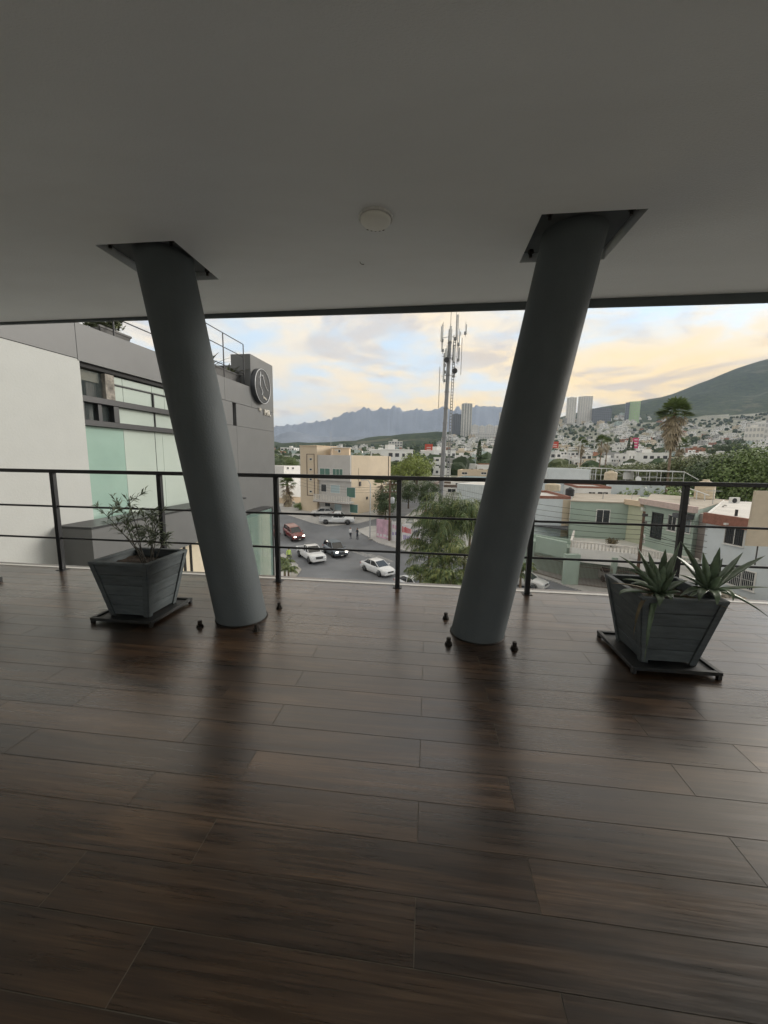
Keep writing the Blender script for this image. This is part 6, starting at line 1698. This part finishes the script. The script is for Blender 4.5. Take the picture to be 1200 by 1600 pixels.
KW = {'low': 'single storey', 'two': 'two storey', 'step': 'stepped three storey', 'block': 'flat roofed apartment', 'long': 'long low'}
CW = {'town_white': 'white', 'town_cream': 'cream', 'town_grey': 'grey', 'town_brick': 'brick red', 'town_pastel': 'pale green grey'}
HM = {}
for i, kd in enumerate(KW):
    for j, c in enumerate(CW): HM[(kd, c)] = house_mesh(kd, c, i*10+j)
rh = random.Random(2024)
cand = []
def green_patch(px, py):   # wooded pockets between the houses
    for (cx, cy_, rx_, ry_) in ((900, 678, 30, 11), (1010, 670, 28, 7), (1075, 690, 18, 7), (950, 688, 26, 6), (640, 698, 40, 10), (590, 690, 34, 8), (510, 690, 90, 7), (1105, 655, 60, 14), (1180, 640, 60, 18), (830, 690, 20, 9), (705, 676, 20, 6), (1140, 700, 26, 9)):
        if ((px-cx)/rx_)**2+((py-cy_)/ry_)**2 < 1: return True
    return False
def top_line(px): return interp(px, [400, 480, 560, 660, 700, 790, 850, 915, 960, 1010, 1060, 1110, 1160, 1200, 1500], [703, 703, 702, 699, 686, 683, 662, 657, 651, 650, 662, 661, 654, 651, 640])
occ = {}
tries = 0
while tries < 9000 and len(cand) < 1250:
    tries += 1
    px = rh.uniform(415, 1290); tl = top_line(px); py = tl + (742-tl)*rh.random()**1.35
    if green_patch(px, py) and rh.random() < .93: continue
    if px < 690 and rh.random() < .72: continue
    d_ = terrain_hit(px, py)
    if d_ is None or d_ < 150: continue
    kd = rh.choices(list(KW), [.28, .30, .2, .12, .10])[0]; c = rh.choices(list(CW), [.66, .13, .11, .05, .05])[0]
    sc_ = rh.uniform(.8, 1.25)*(1.0 + .45*min(1, max(0, d_-500)/1000)); wpx = 10*sc_/d_*600
    key = (int(px/(wpx*.85)), int(py/max(2.0, wpx*.42)))
    if key in occ: continue
    occ[key] = 1; cand.append((wpx, px, d_, kd, c, sc_))
cand.sort(key=lambda q: -q[0])
inview = 0; restmb = {}
for q in cand:
    wpx, px, d_, kd, c, sc_ = q; p = at_d(px, 700, d_); z = terrain_z(px, d_)
    rz = YAW + rh.choice((0, .25, -.3, .5)) + rh.uniform(-.1, .1)
    if inview < 300:
        inview += 1
        o = obj('house', HM[(kd, c)], None, (p.x, p.y, z)); o.rotation_euler = (0, 0, rz); o.scale = (sc_, sc_, sc_)
        tag(o, '%s %s house in the town on the hillside' % (CW[c], KW[kd]), 'house', '%s %s houses on the hillside' % (CW[c], KW[kd]))
    else:
        restmb.setdefault(0, []).append((Matrix.Translation((p.x, p.y, z)) @ Matrix.Rotation(rz, 4, 'Z') @ Matrix.Scale(sc_, 4), kd, c))
mb = MB(); slot = {'town_white': 0, 'town_cream': 1, 'town_grey': 2, 'town_brick': 3, 'town_pastel': 4}
for M, kd, c in restmb.get(0, []):
    me = HM[(kd, c)]; mi = [slot[c], 5, 6]; o = len(mb.v)
    mb.v += [tuple(M @ v.co) for v in me.vertices]
    for p_ in me.polygons: mb.f.append(tuple(i+o for i in p_.vertices)); mb.m.append(mi[p_.material_index]); mb.s.append(False)
o = mb.build('distant_houses', list(slot)+['town_roof', 'town_window'], fixn=False); tag(o, 'pale flat roofed houses crowding the far hillside', 'houses', kind='stuff')

# trees between the houses, too many and too small to count
mat('far_leaf', (.040, .062, .028), .9, var=.5, vscale=.05); mat('far_leaf_light', (.085, .105, .045), .9, var=.4, vscale=.05)
bm = bmesh.new(); bmesh.ops.create_icosphere(bm, subdivisions=2, radius=1.0); bm.verts.ensure_lookup_table()
icov = [v.co.copy() for v in bm.verts]; icof = [tuple(v.index for v in f.verts) for f in bm.faces]; bm.free()
blobs = []
for s in range(6):
    rr = random.Random(s); blobs.append([v*(1+.42*noise.noise(v*2.3+Vector((s*7, 0, 0)))+rr.uniform(-.16, .16)) for v in icov])
mb = MB(); rf_ = random.Random(77); cnt = 0
for k in range(5200):
    px = rf_.uniform(415, 1290); tl = top_line(px)-4; py = tl + (744-tl)*rf_.random()
    gp = green_patch(px, py)
    if not gp and rf_.random() > (.34 if px > 690 else .62): continue
    d_ = terrain_hit(px, py)
    if d_ is None or d_ < 135: continue
    cnt += 1
    if cnt > 1700: break
    p = at_d(px, 700, d_); z = terrain_z(px, d_); r = rf_.uniform(2.2, 4.6)*(1+.5*min(1, d_/1500)); hgt = rf_.uniform(.8, 1.25)
    bl = rf_.choice(blobs); a = rf_.uniform(0, 6.28); ca, sa = math.cos(a), math.sin(a)
    mb.add([(p.x+(v.x*ca-v.y*sa)*r, p.y+(v.x*sa+v.y*ca)*r, z+r*.7*hgt+v.z*r*hgt) for v in bl], icof, 0 if rf_.random() < .72 else 1, False)
o = mb.build('distant_trees', ['far_leaf', 'far_leaf_light'], fixn=False); tag(o, 'dark green tree tops scattered between the hillside houses', 'trees', kind='stuff')

# ---- towers and landmark blocks
mat('tower_pale', (.72, .70, .65), .8, var=.06, vscale=.1); mat('tower_slate', (.16, .175, .20), .6, var=.1, vscale=.1); mat('tower_white', (.66, .65, .62), .8); mat('tower_green', (.36, .56, .25), .6, var=.08, vscale=.08); mat('tower_glass', (.10, .12, .13), .25, coat=.4); mat('tower_band', (.44, .44, .43), .7)
def tower(px0, px1, pyt, d_, label, m='tower_pale', win='tower_glass', nf=20, nc=5, deep=None, name='tower_block', pyb=None, group=None, cap=True):
    c = (px0+px1)/2; p = at_d(c, 700, d_); w = (px1-px0)/600*d_/2; z0 = (terrain_z(c, d_)-15) if pyb is None else at_d(c, pyb, d_).z-15; z1 = at_d(c, pyt, d_).z; deep = deep or w*.6
    t = thing(name, (p.x, p.y, z0), label, 'tower' if name == 'tower_block' else 'building', group, rz=-math.atan2(p.x, p.y)+.06); H = z1-z0
    MB().box(-w, w, -deep, deep, 0, H).build('shell', m, t)
    mb = MB(); fh = H/nf
    for f in range(nf):
        for i in range(nc):
            a = -w+2*w*(i+.18)/nc; b_ = -w+2*w*(i+.82)/nc; mb.box(a, b_, -deep-.35, -deep-.02, f*fh+fh*.32, f*fh+fh*.85)
        for s in (-1, 1):
            mb.box(min(s*w, s*(w+.35)), max(s*w, s*(w+.35)), -deep*.7, deep*.7, f*fh+fh*.32, f*fh+fh*.85)
    tag(mb.build('windows', win, t), kind='stuff')
    if cap:
        MB().box(-w*1.02, w*1.02, -deep*1.02, deep*1.02, H+.02, H+1.2).build('parapet', m, t); MB().box(-w*.4, w*.3, -deep*.4, deep*.4, H+1.22, H+5).build('plant_room', m, t)
    return t
tower(704, 718.5, 648, 1750, 'slate grey apartment tower next to the phone mast', 'tower_slate', 'tower_glass', 24, 5)
tower(719, 734.5, 631.5, 1700, 'tallest pale apartment tower beside the slate one', 'tower_pale', 'tower_glass', 34, 4)
tower(778, 792, 645, 1750, 'pale tower half hidden by the leaning column', 'tower_pale', 'tower_band', 26, 4)
for i in range(5): tower(735.5+i*11.3, 745.5+i*11.3, 665+(i % 2)*1.5, 1650, 'mid height pale apartment slab at the foot of the towers', 'tower_white', 'tower_band', 9, 3, name='apartment_slab', group='apartment slabs at the foot of the towers')
tower(735, 792, 677, 1620, 'long white podium in front of the apartment slabs', 'tower_white', 'tower_band', 3, 16, name='podium', deep=12, cap=False)
tower(607.5, 628, 690.5, 800, 'white apartment house above the corner building roof', 'tower_white', 'tower_glass', 7, 5, name='apartment_house', deep=8)
tower(881, 894, 622, 1900, 'pale twin tower next to the leaning column', 'tower_pale', 'tower_band', 24, 4)
tower(899, 918, 620.5, 1900, 'pale twin tower standing clear on the hill shoulder', 'tower_pale', 'tower_band', 24, 6)
tower(922, 948, 639, 1850, 'dark grey glass office block on the hill shoulder', 'tower_slate', 'tower_glass', 10, 10, name='office_block')
tower(977, 992, 627.5, 1900, 'light green glass office tower under the hill', 'tower_green', 'tower_band', 14, 7, name='office_block', deep=12, cap=False)
tower(971.5, 976.8, 629, 1902, 'narrow grey stair tower attached to the green office', 'tower_slate', 'tower_glass', 14, 2, name='office_block', cap=False)
tower(1168, 1200, 662, 900, 'wide white terraced building under the forested hill', 'tower_white', 'tower_band', 4, 8, name='terraced_building', deep=10)
tower(1164, 1185, 668, 800, 'cream building with a tan retaining base under the forested hill', 'tower_pale', 'tower_band', 4, 5, name='terraced_building', deep=8)
# billboards
mat('board_red', (.52, .075, .045), .6); mat('board_pink', (.55, .06, .16), .6); mat('board_line', (.68, .60, .58), .6)
def billboard(px0, px1, py0, py1, d_, m, label, vertical=False):
    c = (px0+px1)/2; p = at_d(c, 700, d_); w = (px1-px0)/600*d_/2; z0 = terrain_z(c, d_) if d_ > 118 else zg(d_); zt_, zb_ = at_d(c, py0, d_).z, at_d(c, py1, d_).z
    t = thing('billboard', (p.x, p.y, z0-1), label, 'billboard', rz=YAW)
    MB().box(-w, w, -.3, .3, zb_-z0+1, zt_-z0+1).build('board', m, t)
    MB().tube([(0, 0, 0), (0, 0, zb_-z0+1)], .5, 8).build('post', 'tower_grey', t)
    H = zt_-zb_
    for k in range(3 if vertical else 2): MB().box(-w*.55, w*.55, -.36, -.31, zb_-z0+1+H*(.2+.28*k), zb_-z0+1+H*(.3+.28*k)).build('faded_stripe', 'board_line', t)
billboard(664, 676, 694, 705, 420, 'board_red', 'square red billboard left of the phone mast')
billboard(988, 996.5, 684, 700.5, 420, 'board_pink', 'upright pink billboard among the hillside houses', True)
billboard(862, 872, 690, 700, 420, 'board_red', 'orange red billboard beside the leaning column')
# cypresses
def cypress(px, d_, pyt, w, label):
    g = at_d(px, 700, d_); z0 = terrain_z(px, d_); h = at_d(px, pyt, d_).z-z0; t = thing('cypress', (g.x, g.y, z0), label, 'cypress tree'); rr = random.Random(int(px)); mb = MB()
    for i in range(1500):
        f = rr.random(); r = w*(.35+.65*math.sin(min(1, f*1.5+.1)*math.pi/2))*(1-f**3)**.7; a = rr.uniform(0, 6.28); p = Vector((r*math.cos(a)*rr.uniform(.6, 1.05), r*math.sin(a)*rr.uniform(.6, 1.05), f*h)); u = Vector((rr.uniform(-1, 1), rr.uniform(-1, 1), .6)).normalized()*.6; v = Vector((-u.y, u.x, .2))*.5
        mb.add([p-v, p+u, p+v, p-u*.4], ((0, 1, 2, 3),))
    tag(mb.build('crown', 'leaf_dark', t, fixn=False), kind='stuff'); MB().tube([(0, 0, -.5), (0, 0, h*.9)], [.3, .08], 6).build('trunk', 'bark', t)
cypress(749, 210, 688, 1.6, 'tall dark cypress right of the phone mast')
cypress(982, 320, 684, 1.5, 'dark cypress beside the pink billboard'); cypress(989, 330, 690, 1.3, 'shorter dark cypress in front of the pink billboard')

# ================================================================== HAZE
hz = MB().box(-13000, 13000, -7000, 16000, -4.0, 1380).build('haze', [])
m = bpy.data.materials.new('haze_air'); m.use_nodes = True; k = NT(m.node_tree); k.n.clear()
out = k.new('ShaderNodeOutputMaterial'); pv = k.new('ShaderNodeVolumePrincipled')
pv.inputs['Color'].default_value = (.62, .76, 1.0, 1); pv.inputs['Density'].default_value = 7.0e-5; pv.inputs['Anisotropy'].default_value = 0.0
k.link(pv.outputs[0], out.inputs['Volume'])
hz.data.materials.clear(); hz.data.materials.append(m); tag(hz, kind='stuff'); hz['label'] = 'thin pale evening haze over the town and mountains'
hz.display_type = 'WIRE'
